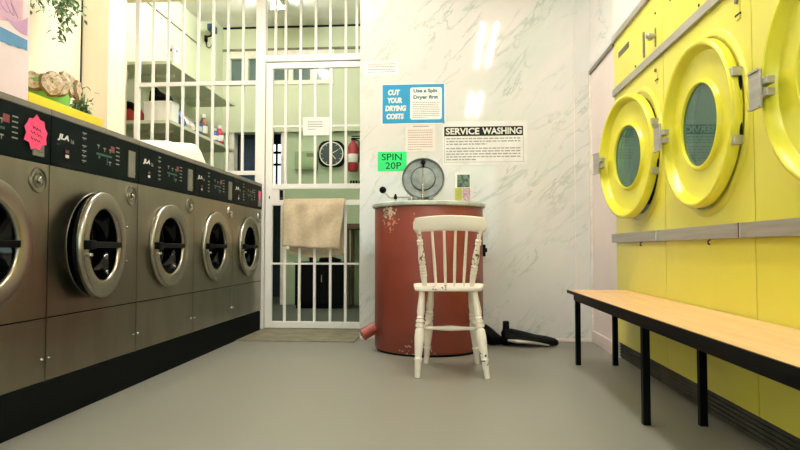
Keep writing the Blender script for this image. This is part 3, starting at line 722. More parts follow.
# ------------------------------------------------------------------ black bag on the floor by the wall
BO = (0.55, 4.37, 0)
t = thing('black_bag', 'crumpled black bag with upright handle lying on the floor right of the spin dryer', 'bag', BO)
def blob(mb, path, seg=14, seed=3, jit=0.08):
    rnd = random.Random(seed); rings = []
    for (c, ry, rz) in path:
        rings.append([mb.bm.verts.new((c[0] + rnd.uniform(-.004, .004), c[1] + ry * math.cos(2 * PI * k / seg) * (1 + rnd.uniform(-jit, jit)), max(0.001, c[2] + rz * math.sin(2 * PI * k / seg) * (1 + rnd.uniform(-jit, jit))))) for k in range(seg)])
    for A, B_ in zip(rings, rings[1:]):
        for k in range(seg): mb.bm.faces.new([A[k], A[(k + 1) % seg], B_[(k + 1) % seg], B_[k]])
    mb.bm.faces.new(rings[0]); mb.bm.faces.new(rings[-1])
    return mb
blob(MB(), [((0.385, 4.40, 0.05), 0.02, 0.04), ((0.40, 4.40, 0.062), 0.06, 0.06), ((0.45, 4.40, 0.060), 0.08, 0.058), ((0.53, 4.40, 0.050), 0.09, 0.048), ((0.62, 4.40, 0.040), 0.09, 0.038), ((0.70, 4.40, 0.032), 0.08, 0.031), ((0.755, 4.41, 0.026), 0.05, 0.024), ((0.775, 4.41, 0.02), 0.02, 0.012)], 16, 5, 0.10).build('bag_body', 'rubber', t, BO, smooth=True)
blob(MB(), [((0.255, 4.42, 0.06), 0.03, 0.05), ((0.275, 4.42, 0.075), 0.07, 0.074), ((0.32, 4.42, 0.06), 0.08, 0.058), ((0.36, 4.42, 0.04), 0.07, 0.038), ((0.40, 4.42, 0.025), 0.05, 0.022)], 14, 9, 0.08).build('side_pocket', 'black', t, BO, smooth=True)
MB().box(0.394, 0.438, 4.375, 4.42, 0.085, 0.168, bev=0.010).build('handle', 'rubber', t, BO)
MB().tube([(0.42, 4.315, 0.045), (0.48, 4.305, 0.040), (0.55, 4.302, 0.034), (0.62, 4.305, 0.028), (0.70, 4.315, 0.014)], [0.008, 0.014, 0.013, 0.009, 0.005], 8).build('grey_strap', 'rail_steel', t, BO, smooth=True)

# ------------------------------------------------------------------ signs on the marble wall
PW = BW - 0.0005
def sheet(name, label, cat, x0, x1, z0, z1, m, y=None, th=0.0016):
    y = PW if y is None else y
    t = thing(name, label, cat, ((x0 + x1) / 2, y, (z0 + z1) / 2))
    o = tuple(t.location)
    MB().box(x0, x1, y - th, y, z0, z1).build('sheet', m, t, o)
    return t, o, y - th - 0.0005
# small typed notice top left
t, o, f = sheet('notice_sign', 'small typed white notice on marble wall above the blue drying sign', 'notice', -0.620, -0.350, 1.974, 2.088, 'paper')
MB().box(-0.612, -0.358, f, f + .0004, 2.080, 2.082).box(-0.612, -0.358, f, f + .0004, 1.980, 1.982).box(-0.612, -0.610, f, f + .0004, 1.98, 2.082).box(-0.360, -0.358, f, f + .0004, 1.98, 2.082).build('border', 'grey_ink', t, o)
MB().dashes((-0.585, f, 1.992), XA, ZA, -YA, 0.21, 0.08, 4, 4, 0.34, 1.0).build('typed_lines', 'grey_ink', t, o)
# blue card
t, o, f = sheet('blue_sign', 'blue sign reading CUT YOUR DRYING COSTS on the marble wall', 'sign', -0.480, -0.002, 1.603, 1.910, 'paper')
MB().box(-0.473, -0.009, f, f + .0005, 1.610, 1.903).build('blue_field', 'blue_card', t, o)
f2 = f - 0.0006
lt = MB()
for s, x, z, w in (('CUT', -0.432, 1.822, 0.092), ('YOUR', -0.436, 1.762, 0.112), ('DRYING', -0.452, 1.702, 0.158), ('COSTS', -0.444, 1.641, 0.132)):
    lt.text(s, (x, f2, z), XA, ZA, -YA, width=w, height=0.044, bold=0.07, shear=0.12)
lt.build('lettering', 'white_ink', t, o)
MB().prism(rr([(0, 0), (0.236, 0), (0.236, 0.242), (0, 0.242)], 0.018), (-0.264, f2 + 0.0004, 1.637), XA, ZA, -YA, 0.0005).build('white_panel', 'paper', t, o)
f3 = f2 - 0.0006
MB().text('Use a Spin', (-0.240, f3, 1.832), XA, ZA, -YA, width=0.178, height=0.036, bold=0.045).text('Dryer first', (-0.240, f3, 1.784), XA, ZA, -YA, width=0.186, height=0.036, bold=0.045).build('headline', 'teal_ink', t, o)
MB().dashes((-0.246, f3, 1.646), XA, ZA, -YA, 0.20, 0.125, 9, 6, 0.36).build('small_print', 'grey_ink', t, o)
# faded list under it
t, o, f = sheet('faded_notice', 'small faded pinkish price list just below the blue sign', 'notice', -0.300, -0.078, 1.396, 1.600, 'cream_paper')
MB().dashes((-0.246, f, 1.578), XA, ZA, -YA, 0.12, 0.014, 1, 2, 0.6, 1.0).build('heading', 'grey_ink', t, o)
MB().dashes((-0.282, f, 1.405), XA, ZA, -YA, 0.185, 0.160, 9, 8, 0.3).build('typed_lines', 'brown_ink', t, o)
# green card
t, o, f = sheet('green_sign', 'fluorescent green sign reading SPIN 20P beside the open spin dryer lid', 'sign', -0.508, -0.291, 1.252, 1.398, 'green_card')
MB().text('SPIN', (-0.478, f, 1.333), XA, ZA, -YA, width=0.150, height=0.050, bold=0.004).text('20P', (-0.450, f, 1.268), XA, ZA, -YA, width=0.118, height=0.050, bold=0.004).build('lettering', 'ink', t, o)
# service washing sign
t, o, f = sheet('service_sign', 'white SERVICE WASHING sign with black heading on the marble wall', 'sign', -0.022, 0.600, 1.292, 1.618, 'clear_paper')
MB().box(-0.011, 0.570, f, f + .0005, 1.508, 1.578).build('black_heading', 'ink', t, o)
bd = MB()
for a in ((-0.011, 0.572, 1.312, 1.3145), (-0.011, -0.0085, 1.312, 1.508), (0.5695, 0.572, 1.312, 1.508)): bd.box(a[0], a[1], f, f + .0004, a[2], a[3])
bd.build('border', 'grey_ink', t, o)
f2 = f - 0.0006
MB().text('SERVICE', (0.001, f2, 1.519), XA, ZA, -YA, width=0.248, height=0.050, bold=0.03).text('WASHING', (0.270, f2, 1.519), XA, ZA, -YA, width=0.290, height=0.050, bold=0.03).build('lettering', 'white_ink', t, o)
MB().dashes((0.004, f, 1.437), XA, ZA, -YA, 0.545, 0.062, 3, 12, 0.42).dashes((0.004, f, 1.322), XA, ZA, -YA, 0.545, 0.104, 5, 13, 0.42, 0.4).build('small_print', 'grey_ink', t, o)

# ------------------------------------------------------------------ security grille and gate
t = thing('security_grille', 'white barred security grille above the washers left of the gate', 'grille', (-2.1, GY, 1.29))
o = (-2.1, GY, 1.29)
fr = MB().box(-2.668, -2.632, GY - 0.02, GY + 0.02, 1.24, CEIL - 0.02).box(-2.632, -1.602, GY - 0.015, GY + 0.015, 2.066, 2.100)
fr.box(-2.632, -1.602, GY - 0.015, GY + 0.015, 1.296, 1.330)
fr.build('frame', 'gate_paint', t, o)
for x in (-2.514, -2.381, -2.248, -2.115, -1.984, -1.852, -1.721):
    MB().box(x - 0.010, x + 0.010, GY - 0.010, GY + 0.010, 1.33, CEIL - 0.02).build('bar', 'gate_paint', t, o)
t = thing('barred_transom', 'white steel surround and barred transom fixed above the gate', 'transom', (-1.15, GY, 0.006))
o = (-1.15, GY, 0.006)
MB().box(-1.600, -1.520, GY - 0.035, GY + 0.035, 0.007, CEIL - 0.02, bev=0.003).box(-0.674, -0.646, GY - 0.035, GY + 0.035, 0.007, CEIL - 0.02, bev=0.003).box(-1.520, -0.674, GY - 0.025, GY + 0.025, 2.256, 2.310, bev=0.003).build('surround', 'gate_paint', t, o)
for x in (-1.439, -1.352, -1.222, -1.093, -0.969, -0.837, -0.744):
    MB().box(x - 0.010, x + 0.010, GY - 0.010, GY + 0.010, 2.31, CEIL - 0.02).build('bar', 'gate_paint', t, o)
t = thing('barred_gate', 'tall white barred steel gate with a beige towel over its middle rail', 'gate', (-1.1, GY, 0.012))
o = (-1.1, GY, 0.012)
fr = MB().box(-1.512, -1.456, GY - 0.02, GY + 0.02, 0.014, 2.246, bev=0.003).box(-0.714, -0.678, GY - 0.02, GY + 0.02, 0.014, 2.246, bev=0.003)
fr.box(-1.456, -0.714, GY - 0.02, GY + 0.02, 2.196, 2.246, bev=0.003).box(-1.456, -0.714, GY - 0.02, GY + 0.02, 0.014, 0.066, bev=0.003)
fr.box(-1.456, -0.714, GY - 0.018, GY + 0.018, 1.174, 1.216, bev=0.003).box(-1.456, -0.714, GY - 0.018, GY + 0.018, 1.036, 1.080, bev=0.003)
fr.box(-1.456, -0.714, GY - 0.008, GY + 0.008, 1.697, 1.713).box(-1.456, -0.714, GY - 0.008, GY + 0.008, 0.540, 0.556)
fr.build('frame', 'gate_paint', t, o)
for x in (-1.348, -1.223, -1.095, -0.962, -0.835):
    MB().box(x - 0.010, x + 0.010, GY - 0.010, GY + 0.010, 1.217, 2.195).build('bar', 'gate_paint', t, o)
    MB().box(x - 0.010, x + 0.010, GY - 0.010, GY + 0.010, 0.067, 1.035).build('bar', 'gate_paint', t, o)
lk = MB().box(-1.456, -1.395, GY - 0.016, GY + 0.016, 1.081, 1.173).build('lock_box', 'gate_paint', t, o)
MB().box(-1.392, -1.368, GY - 0.012, GY + 0.012, 1.083, 1.165, bev=0.003).m(1).box(-1.384, -1.366, GY - 0.014, GY - 0.0115, 1.09, 1.105).build('lock_bolt', ['black', 'bright_steel'], lk, o)
MB().box(-1.482, -1.474, GY - 0.023, GY - 0.019, 1.09, 1.115).build('keyhole', 'black', lk, o)
# paper notice tied to the gate
t, o, f = sheet('gate_notice', 'white paper notice with four typed lines tied to the barred gate', 'notice', -1.198, -0.975, 1.624, 1.778, 'paper', y=GY - 0.012)
MB().dashes((-1.155, f, 1.666), XA, ZA, -YA, 0.125, 0.082, 4, 21, 0.3).build('typed_lines', 'grey_ink', t, o)

# towel folded over the rail
def towel():
    t = thing('towel', 'beige towel folded over the middle rail of the white gate', 'towel', (-1.09, GY, 1.083))
    o = tuple(t.location)
    mb = MB(); nx, nz = 34, 34; rnd = random.Random(4); grid = []
    path = [(GY - 0.040, 0.688 + i * 0.0215) for i in range(18)] + [(GY - 0.036, 1.066), (GY - 0.028, 1.083), (GY - 0.010, 1.0885), (GY + 0.010, 1.0885), (GY + 0.028, 1.083), (GY + 0.036, 1.066)] + [(GY + 0.040, 1.05 - i * 0.0265) for i in range(17)]
    L = len(path)
    for j, (y, z) in enumerate(path):
        row = []
        fr_ = j < 20
        drop = max(0.0, 1.085 - z)
        for i in range(nx + 1):
            u = i / nx
            xl = -1.352 + (0.0 if fr_ else 0.035) - 0.012 * drop
            xr = (-0.832 - 0.125 * drop) if fr_ else (-0.832 + 0.0 * drop)
            x = xl + (xr - xl) * u
            amp = min(1.0, drop / 0.12)
            wav = 0.011 * math.sin(9 * u + 2.2 + 3 * drop) + 0.006 * math.sin(21 * u - 5 * drop) + 0.010 * math.sin(14 * (u * 0.7 + drop * 1.3))
            yy = y - (wav * amp + 0.012 * amp if fr_ else -(0.5 * wav * amp + 0.010 * amp))
            zz = z - (0.022 * u * (drop / 0.39) if fr_ else 0.025 * math.sin(PI * u) * (drop / 0.4))
            row.append(mb.bm.verts.new((x, yy, zz)))
        grid.append(row)
    for a in range(L - 1):
        for i in range(nx): mb.bm.faces.new([grid[a][i], grid[a][i + 1], grid[a + 1][i + 1], grid[a + 1][i]])
    ob = mb.build('cloth', 'towel', t, o, smooth=True)
    s = ob.modifiers.new('thickness', 'SOLIDIFY'); s.thickness = 0.006; s.offset = 0
    MB().box(-1.325, -1.295, GY - 0.062, GY - 0.060, 0.672, 0.694).build('care_label', 'paper', t, o)
towel()

# ------------------------------------------------------------------ pink notes on the washers
def star(name, label, y, z, r, n, depth, seed):
    rnd = random.Random(seed); pts = []
    for i in range(2 * n):
        a = 2 * PI * i / (2 * n) + 0.15
        q = r * (rnd.uniform(0.93, 1.12) if i % 2 == 0 else depth * rnd.uniform(0.95, 1.05))
        pts.append((q * math.cos(a) * 1.02, q * math.sin(a)))
    t = thing(name, label, 'note', (WX + 0.004, y, z)); o = tuple(t.location)
    xx = WX + 0.0095
    MB().prism(pts, (xx, y, z), YA, ZA, XA, 0.0012).build('card', 'pink_card', t, o)
    return t, o, xx + 0.0018
t, o, fx = star('pink_note', 'bright pink star-shaped paper note on the dark panel of the washer', 2.186, 1.102, 0.066, 9, 0.84, 3)
mb = MB()
for k, (w, z) in enumerate(((0.050, 1.122), (0.062, 1.102), (0.056, 1.080))):
    mb.tube([(fx, 2.186 - w / 2 + w * q / 10, z + 0.006 * math.sin(q * 2.3 + k) - 0.01 * q / 10) for q in range(11)], 0.0010, 5)
mb.build('handwriting', 'red_mark', t, o)
t, o, fx = star('pink_sticker', 'small round pink sticker on the washer panel beside the gate', 4.965, 1.108, 0.034, 14, 0.95, 5)

# folded white cloth on washer top
TOP = 1.2135
mb = MB(); nx, ny = 14, 26; g = []; rnd = random.Random(8)
prof = [(0, 0.006), (0.10, 0.018), (0.3, 0.054), (0.5, 0.076), (0.72, 0.097), (0.88, 0.105), (0.95, 0.07), (1.0, 0.006)]
def ip(u):
    for (a, b2), (c, d) in zip(prof, prof[1:]):
        if u <= c: return b2 + (d - b2) * (u - a) / (c - a)
    return prof[-1][1]
top, bot = [], []
for i in range(nx + 1):
    ra, rb = [], []
    for j in range(ny + 1):
        u, v = j / ny, i / nx
        edge = min(1, min(v, 1 - v) / 0.12) ** 0.5
        y = 3.08 + 0.78 * u + 0.01 * math.sin(7 * v); x = -1.545 - 0.26 * v - 0.02 * math.sin(5 * u)
        h = ip(u) * edge + 0.004 + 0.005 * math.sin(17 * u + 5 * v) * edge
        ra.append(mb.bm.verts.new((x, y, TOP + max(0.004, h)))); rb.append(mb.bm.verts.new((x, y, TOP + 0.001)))
    top.append(ra); bot.append(rb)
for i in range(nx):
    for j in range(ny):
        mb.bm.faces.new([top[i][j], top[i][j + 1], top[i + 1][j + 1], top[i + 1][j]]); mb.bm.faces.new([bot[i][j], bot[i + 1][j], bot[i + 1][j + 1], bot[i][j + 1]])
for i in range(nx):
    for j in (0, ny): mb.bm.faces.new([top[i][j], top[i + 1][j], bot[i + 1][j], bot[i][j]])
for j in range(ny):
    for i in (0, nx): mb.bm.faces.new([top[i][j], top[i][j + 1], bot[i][j + 1], bot[i][j]])
tag(mb.build('folded_cloth', 'cloth', None, (-1.67, 3.47, TOP), smooth=True), 'folded white cloth lying on top of the stainless washers', 'cloth')

# ------------------------------------------------------------------ tray and plants on the near washers
mb = MB().box(-1.98, -1.540, 2.168, 2.665, TOP + 0.0005, TOP + 0.006)
for a in ((-1.98, -1.972, 2.168, 2.665), (-1.548, -1.540, 2.168, 2.665), (-1.972, -1.548, 2.168, 2.176), (-1.972, -1.548, 2.657, 2.665)): mb.box(*a, TOP + 0.006, TOP + 0.040, bev=0.002)
tag(mb.build('yellow_tray', 'tray_yellow', None, (-1.76, 2.44, TOP)), 'shallow yellow plastic tray on top of the washers under the plants', 'tray')
def leaf(mb, base, d, up, L, w, fold=0.25, droop=0.3, n=6):
    base, d, up = V(base), V(d).normalized(), V(up).normalized(); s = d.cross(up).normalized(); up = s.cross(d)
    c, l, r = [], [], []
    for i in range(n + 1):
        u = i / n; ww = w * 0.5 * math.sin(PI * min(1, u * 0.93 + 0.07)) ** 0.75
        p = base + d * (L * u) - ZA * (droop * L * u * u)
        c.append(mb.bm.verts.new(p)); l.append(mb.bm.verts.new(p + s * ww + up * fold * ww)); r.append(mb.bm.verts.new(p - s * ww + up * fold * ww))
    for i in range(n):
        mb.bm.faces.new([c[i], c[i + 1], l[i + 1], l[i]]).material_index = mb.mi; mb.bm.faces.new([c[i + 1], c[i], r[i], r[i + 1]]).material_index = mb.mi
TZ = TOP + 0.0065
PO = (-1.68, 2.49, TZ)
t = thing('potted_begonia', 'plant with big patterned beige leaves in a light green pot on the yellow tray', 'potted plant', PO)
MB().lathe([(0, 0), (0.066, 0), (0.072, 0.008), (0.090, 0.135), (0.096, 0.14), (0.096, 0.152), (0.089, 0.154), (0.085, 0.13), (0, 0.12)], PO, ZA, 40).build('pot', 'pot_green', t, PO, smooth=True)
rnd = random.Random(2)
heads = [(-1.60, 2.395, 1.350, 0.044, (0.8, -0.5, 0.0)), (-1.600, 2.440, 1.368, 0.050, (0.9, -0.3, 0.1)), (-1.605, 2.52, 1.388, 0.052, (0.9, 0.0, 0.2)), (-1.60, 2.572, 1.368, 0.046, (0.8, 0.4, 0.0)), (-1.635, 2.475, 1.385, 0.045, (0.6, -0.2, 0.6)), (-1.68, 2.41, 1.375, 0.046, (0.2, -0.8, 0.4)), (-1.68, 2.55, 1.395, 0.048, (0.3, 0.3, 0.7)), (-1.74, 2.54, 1.39, 0.048, (-0.3, 0.6, 0.6)), (-1.75, 2.45, 1.385, 0.048, (-0.6, -0.2, 0.6))]
for (x, y, z, r, d) in heads:
    d = V(d).normalized()
    lf = MB()
    u = d.orthogonal().normalized(); u = (ZA - d * d.dot(ZA)).normalized() if abs(d.dot(ZA)) < 0.95 else u; w = d.cross(u)
    N_ = 24
    def outline(k):                                              # heart: notch at the stalk, point at the far end (downwards)
        th = 2 * PI * k / N_
        return 1.0 + 0.22 * math.cos(th + PI) ** 3 * 1.0 - 0.28 * math.exp(-(((th + PI) % (2 * PI) - PI) / 0.45) ** 2) + 0.05 * math.sin(7 * th)
    cen = lf.bm.verts.new(V((x, y, z)) - d * 0.006)
    rings = []
    for (f_, dp) in ((0.25, 0.004), (0.55, 0.010), (0.88, 0.002), (1.0, -0.010)):
        rings.append([lf.bm.verts.new(V((x, y, z)) + d * (dp + 0.006 * math.sin(3 * 2 * PI * k / N_) * f_ + rnd.uniform(-.0015, .0015)) + (u * math.cos(2 * PI * k / N_) + w * math.sin(2 * PI * k / N_)) * r * 1.12 * f_ * outline(k)) for k in range(N_)])
    for k in range(N_):
        k2 = (k + 1) % N_
        lf.bm.faces.new([cen, rings[0][k], rings[0][k2]]).material_index = 0
        for A, B_, mi_ in ((rings[0], rings[1], 0), (rings[1], rings[2], 0), (rings[2], rings[3], 1)):
            lf.bm.faces.new([A[k], B_[k], B_[k2], A[k2]]).material_index = mi_
    lf.build('leaf', ['leaf_beige', 'leaf_edge'], t, PO, smooth=True)
    MB().tube([(PO[0] + (x - PO[0]) * 0.25, PO[1] + (y - PO[1]) * 0.25, TZ + 0.12), (PO[0] + (x - PO[0]) * 0.6, PO[1] + (y - PO[1]) * 0.6, TZ + 0.16), (x, y, z)], 0.0028, 6).build('stalk', 'stem', t, PO)

def bushy(t, o, anchors, n, L, seed, spread, name='foliage'):
    rnd = random.Random(seed); mb = MB()
    for i in range(n):
        p = rnd.choice(anchors); q = V(p) + V([max(-1.6 * spread, min(1.6 * spread, rnd.gauss(0, spread))) * w_ for w_ in (1, 1, 0.8)])
        d = V((rnd.uniform(-1, 1), rnd.uniform(-1, 1), rnd.uniform(-0.8, 0.4)))
        mb.m(0 if rnd.random() < 0.6 else 1)
        leaf(mb, q, d, V((rnd.uniform(-.4, .4), rnd.uniform(-.4, .4), 1)), L * rnd.uniform(0.7, 1.3), L * 0.6, 0.3, 0.3, 3)
    return mb.build(name, ['leaf_green', 'leaf_pale'], t, o, smooth=True, recalc=False)
# small leafy plant in a black pot beside it
PO = (-1.665, 2.715, TOP + 0.0005)
t = thing('small_ivy', 'small bushy green plant beside the light green pot', 'potted plant', PO)
MB().lathe([(0, 0), (0.036, 0), (0.048, 0.06), (0.05, 0.065), (0.044, 0.065), (0, 0.055)], PO, ZA, 24).build('pot', 'black', t, PO, smooth=True)
an = []; st = MB()
for k in range(9):
    a = rnd.uniform(0, 2 * PI); h = rnd.uniform(0.08, 0.185); s = rnd.uniform(0.01, 0.045)
    pts = [V((PO[0], PO[1], PO[2] + 0.06)).lerp(V((PO[0] + s * math.cos(a), PO[1] + s * math.sin(a) - 0.02, PO[2] + h)), q / 4) for q in range(5)]
    st.tube(pts, 0.002, 5); an += pts[1:]
st.build('stems', 'stem', t, PO)
bushy(t, PO, an, 190, 0.024, 11, 0.017)

# trailing ivy in a bracketed pot high on the left wall
PO = (-2.14, 3.09, 2.21)
t = thing('hanging_ivy', 'trailing green ivy hanging down the cream wall above the yellow tray', 'hanging plant', PO)
MB().lathe([(0, 0), (0.075, 0), (0.105, 0.14), (0.112, 0.15), (0.10, 0.15), (0, 0.13)], (PO[0], PO[1], 2.25), ZA, 28).build('pot', 'white_paint', t, PO, smooth=True)
MB().box(-2.28, -2.04, PO[1] - 0.012, PO[1] + 0.012, 2.230, 2.249).box(-2.28, -2.272, PO[1] - 0.02, PO[1] + 0.02, 2.18, 2.3).build('bracket', 'black', t, PO)
an = []; st = MB()
DYI = -0.21
trails = [(3.08, 2.07), (3.12, 2.02), (3.15, 1.975), (3.17, 1.99), (3.23, 2.06), (3.27, 2.07), (3.31, 2.06), (3.35, 1.99), (3.375, 1.92), (3.385, 1.89), (3.40, 2.0), (3.44, 2.07), (3.47, 2.09), (3.51, 2.06)]
for (y, z) in trails:
    y += DYI; z -= 0.075
    x = PO[0] + rnd.uniform(0.0, 0.08)
    pts = [V((PO[0] + 0.02, PO[1] + (y - PO[1]) * 0.3, 2.41)), V((x + 0.03, PO[1] + (y - PO[1]) * 0.8, 2.38)), V((x + 0.04, y, 2.24))]
    k = max(2, int((2.24 - z) / 0.035))
    pts += [V((x + 0.03 + rnd.uniform(-.01, .01), y + rnd.uniform(-.012, .012), 2.24 + (z - 2.24) * q / k)) for q in range(1, k + 1)]
    st.tube(pts, 0.0018, 5); an += pts[2:]
st.build('stems', 'stem', t, PO)
bushy(t, PO, an, 760, 0.030, 17, 0.021)

# ------------------------------------------------------------------ poster on the left wall
PX = -1.536
t = thing('poster_board', 'pale pink poster board with blue band standing on the washers at the left edge', 'poster', (PX, 1.86, TOP))
o = (PX, 1.95, TOP)
MB().box(PX - 0.02, PX, 1.56, 2.160, TOP + 0.001, 1.78, bev=0.002).build('board', 'poster', t, o)
MB().box(PX - 0.10, PX - 0.021, 1.64, 1.66, TOP + 0.001, 1.40).box(PX - 0.10, PX - 0.021, 2.06, 2.08, TOP + 0.001, 1.40).build('stand', 'grey_trim', t, o)
ax = PX + 0.0004
sw = [(1.585, 1.76), (2.120, 1.76)] + [(2.120 - 0.535 * q / 16, 1.472 + 0.016 * math.cos(q * 0.7)) for q in range(17)]
MB().prism(sw, (ax, 0, 0), YA, ZA, XA, 0.0006).build('peach_art', 'poster_art', t, o)
mv = [(2.146, 1.522)] + [(2.146 - 0.126 * q / 10, 1.454 - 0.006 * math.sin(q * 0.5) + 0.02 * (q / 10)) for q in range(11)] + [(2.028 + 0.118 * q / 8, 1.483 + 0.012 * q * 0.42 - 0.018 * math.sin(PI * q / 8)) for q in range(1, 8)]
MB().prism(mv, (ax + 0.0007, 0, 0), YA, ZA, XA, 0.0006).build('mauve_art', 'poster_mauve', t, o)
bl = [(1.585 + (2.146 - 1.585) * q / 12, 1.443 - 0.006 * (q / 12)) for q in range(13)] + [(2.146 - 0.561 * q / 24, 1.398 + 0.004 * (q % 2) - 0.012 * math.sin(q * 0.25)) for q in range(25)]
MB().prism(bl, (ax + 0.0014, 0, 0), YA, ZA, XA, 0.0006).build('blue_band', 'poster_blue', t, o)
mb = MB()
for q in range(5): mb.tube([(ax + 0.0008, 1.97 + 0.02 * q + 0.045 * math.cos(k * 0.35 + q), 1.554 + 0.053 * math.sin(k * 0.35 + q * 0.6)) for k in range(13)], 0.0012, 5)
mb.build('swirl_lines', 'poster_mauve', t, o)

# ------------------------------------------------------------------ back room furnishings
def shelf(z, label):
    t = thing('wall_shelf', label, 'shelf', (-2.67, 6.1, z)); o = (-2.67, 6.1, z)
    MB().box(-2.918, -2.425, 5.28, 6.94, z - 0.030, z, bev=0.003).build('board', 'pale_green_wall', t, o)
    for y in (5.6, 6.5): MB().box(-2.918, -2.55, y, y + 0.025, z - 0.058, z - 0.031).build('batten', 'pale_green_wall', t, o)
shelf(2.343, 'empty upper pale green shelf behind the grille')
shelf(1.813, 'lower pale green shelf behind the grille, loaded with boxes and bottles')
S2 = 1.8135
t = thing('paper_dispenser', 'white paper dispenser standing on the upper shelf', 'dispenser', (-2.46, 5.37, 2.3435)); o = tuple(t.location)
MB().box(-2.49, -2.43, 5.34, 5.46, 2.344, 2.505, bev=0.012).build('case', 'paper', t, o)
MB().box(-2.4295, -2.428, 5.385, 5.405, 2.45, 2.475).box(-2.465, -2.452, 5.3385, 5.3395, 2.445, 2.47).build('keyhole', 'ink', t, o)
t = thing('storage_box', 'white box on the lower shelf with dark clothes piled on it', 'box', (-2.63, 5.5, S2)); o = tuple(t.location)
MB().box(-2.712, -2.46, 5.36, 5.52, S2 + 0.0005, S2 + 0.185, bev=0.004).build('carton', 'paper', t, o)
MB().box(-2.717, -2.455, 5.355, 5.525, S2 + 0.175, S2 + 0.190, bev=0.003).build('lid', 'paper', t, o)
mb = MB()
blob(mb, [((-2.69, 5.42, 2.030), 0.02, 0.02), ((-2.67, 5.42, 2.06), 0.05, 0.055), ((-2.63, 5.42, 2.075), 0.055, 0.070), ((-2.59, 5.42, 2.055), 0.05, 0.050), ((-2.54, 5.42, 2.040), 0.05, 0.036), ((-2.50, 5.42, 2.034), 0.045, 0.030), ((-2.48, 5.42, 2.018), 0.03, 0.013)], 12, 4, 0.2)
tag(mb.build('dark_clothes', 'black', None, (-2.62, 5.47, S2 + 0.19), smooth=True), 'crumpled dark clothes piled on the white box on the shelf', 'clothes')
BO = (-2.85, 5.44, S2)
t = thing('red_shoe_bag', 'red and dark crumpled bag at the left end of the lower shelf', 'bag', BO)
blob(MB(), [((-2.90, 5.40, S2 + 0.05), 0.03, 0.045), ((-2.88, 5.40, S2 + 0.08), 0.06, 0.078), ((-2.83, 5.40, S2 + 0.085), 0.07, 0.083), ((-2.77, 5.40, S2 + 0.065), 0.05, 0.063), ((-2.735, 5.40, S2 + 0.05), 0.02, 0.03)], 12, 6, 0.12).build('bag_body', 'red_cloth', t, BO, smooth=True)
blob(MB(), [((-2.89, 5.38, S2 + 0.13), 0.02, 0.02), ((-2.87, 5.38, S2 + 0.155), 0.05, 0.045), ((-2.83, 5.37, S2 + 0.15), 0.06, 0.035), ((-2.79, 5.36, S2 + 0.115), 0.04, 0.03), ((-2.765, 5.355, S2 + 0.07), 0.02, 0.03)], 10, 7, 0.15).build('bag_top', 'rubber', t, BO, smooth=True)
BO = (-2.47, 5.42, S2)
t = thing('blue_carrier_bag', 'blue plastic carrier bag beside the white box on the lower shelf', 'bag', BO)
blob(MB(), [((-2.50, 5.61, S2 + 0.05), 0.03, 0.045), ((-2.485, 5.605, S2 + 0.075), 0.05, 0.073), ((-2.455, 5.60, S2 + 0.055), 0.05, 0.053), ((-2.435, 5.59, S2 + 0.03), 0.035, 0.025)], 12, 12, 0.12).build('bag_body', 'blue_plastic', t, BO, smooth=True)
MB().tube([(-2.49, 5.585, S2 + 0.12), (-2.485, 5.59, S2 + 0.16), (-2.475, 5.62, S2 + 0.16), (-2.475, 5.63, S2 + 0.12)], 0.005, 6).build('carry_handle', 'blue_plastic', t, BO)
BO = (-2.5, 5.75, S2)
t = thing('laundry_bundle', 'grey-white striped laundry bundle on the lower shelf between two blue items', 'laundry', BO)
blob(MB(), [((-2.60, 5.785, S2 + 0.05), 0.05, 0.045), ((-2.56, 5.785, S2 + 0.075), 0.10, 0.074), ((-2.50, 5.785, S2 + 0.07), 0.11, 0.068), ((-2.45, 5.785, S2 + 0.045), 0.09, 0.043), ((-2.43, 5.785, S2 + 0.03), 0.05, 0.025)], 14, 14, 0.08).build('bundle', 'cloth', t, BO, smooth=True)
mb = MB()
for k in range(6):
    y = 5.705 + 0.03 * k
    mb.tube([(-2.425, y, S2 + 0.02), (-2.445, y + 0.01, S2 + 0.085), (-2.50, y + 0.015, S2 + 0.135)], 0.0025, 5)
mb.build('stripes', 'grey_ink', t, BO)
tag(MB().box(-2.55, -2.44, 5.93, 6.04, S2 + 0.0005, S2 + 0.115, bev=0.004).m(1).box(-2.4395, -2.438, 5.945, 6.025, S2 + 0.03, S2 + 0.08).build('powder_box', ['blue_plastic', 'white_ink'], None, (-2.5, 5.98, S2)), 'small blue washing powder box left of the brown bottle', 'box')
def bottle(x, y, h, r, body, cap, name, label):
    o = (x, y, S2); t = thing(name, label, 'bottle', o, 'bottles on the lower shelf')
    MB().lathe([(0, 0.0005), (r * 0.95, 0.0005), (r, 0.01), (r, h * 0.55), (r * 0.85, h * 0.66), (r * 0.45, h * 0.78), (r * 0.42, h * 0.84), (0, h * 0.84)], o, ZA, 20).build('body', body, t, o, smooth=True)
    MB().lathe([(0, h * 0.84), (r * 0.55, h * 0.84), (r * 0.55, h * 0.97), (r * 0.4, h), (0, h)], o, ZA, 16).build('cap', cap, t, o, smooth=True)
    MB().lathe([(r + 0.0006, h * 0.15), (r + 0.0012, h * 0.16), (r + 0.0012, h * 0.46), (r + 0.0006, h * 0.47)], o, ZA, 20).build('bottle_label', 'paper' if body != 'paper' else 'red_plastic', t, o, smooth=True)
bottle(-2.475, 6.14, 0.235, 0.045, 'brown_bottle', 'paper', 'cleaner_bottle', 'brown bottle with white cap on the lower shelf')
bottle(-2.475, 6.46, 0.15, 0.040, 'blue_plastic', 'paper', 'detergent_bottle', 'blue bottle with white cap on the lower shelf beside the red one')
bottle(-2.475, 6.58, 0.205, 0.050, 'red_plastic', 'paper', 'softener_bottle', 'red bottle with white cap at the far end of the lower shelf')

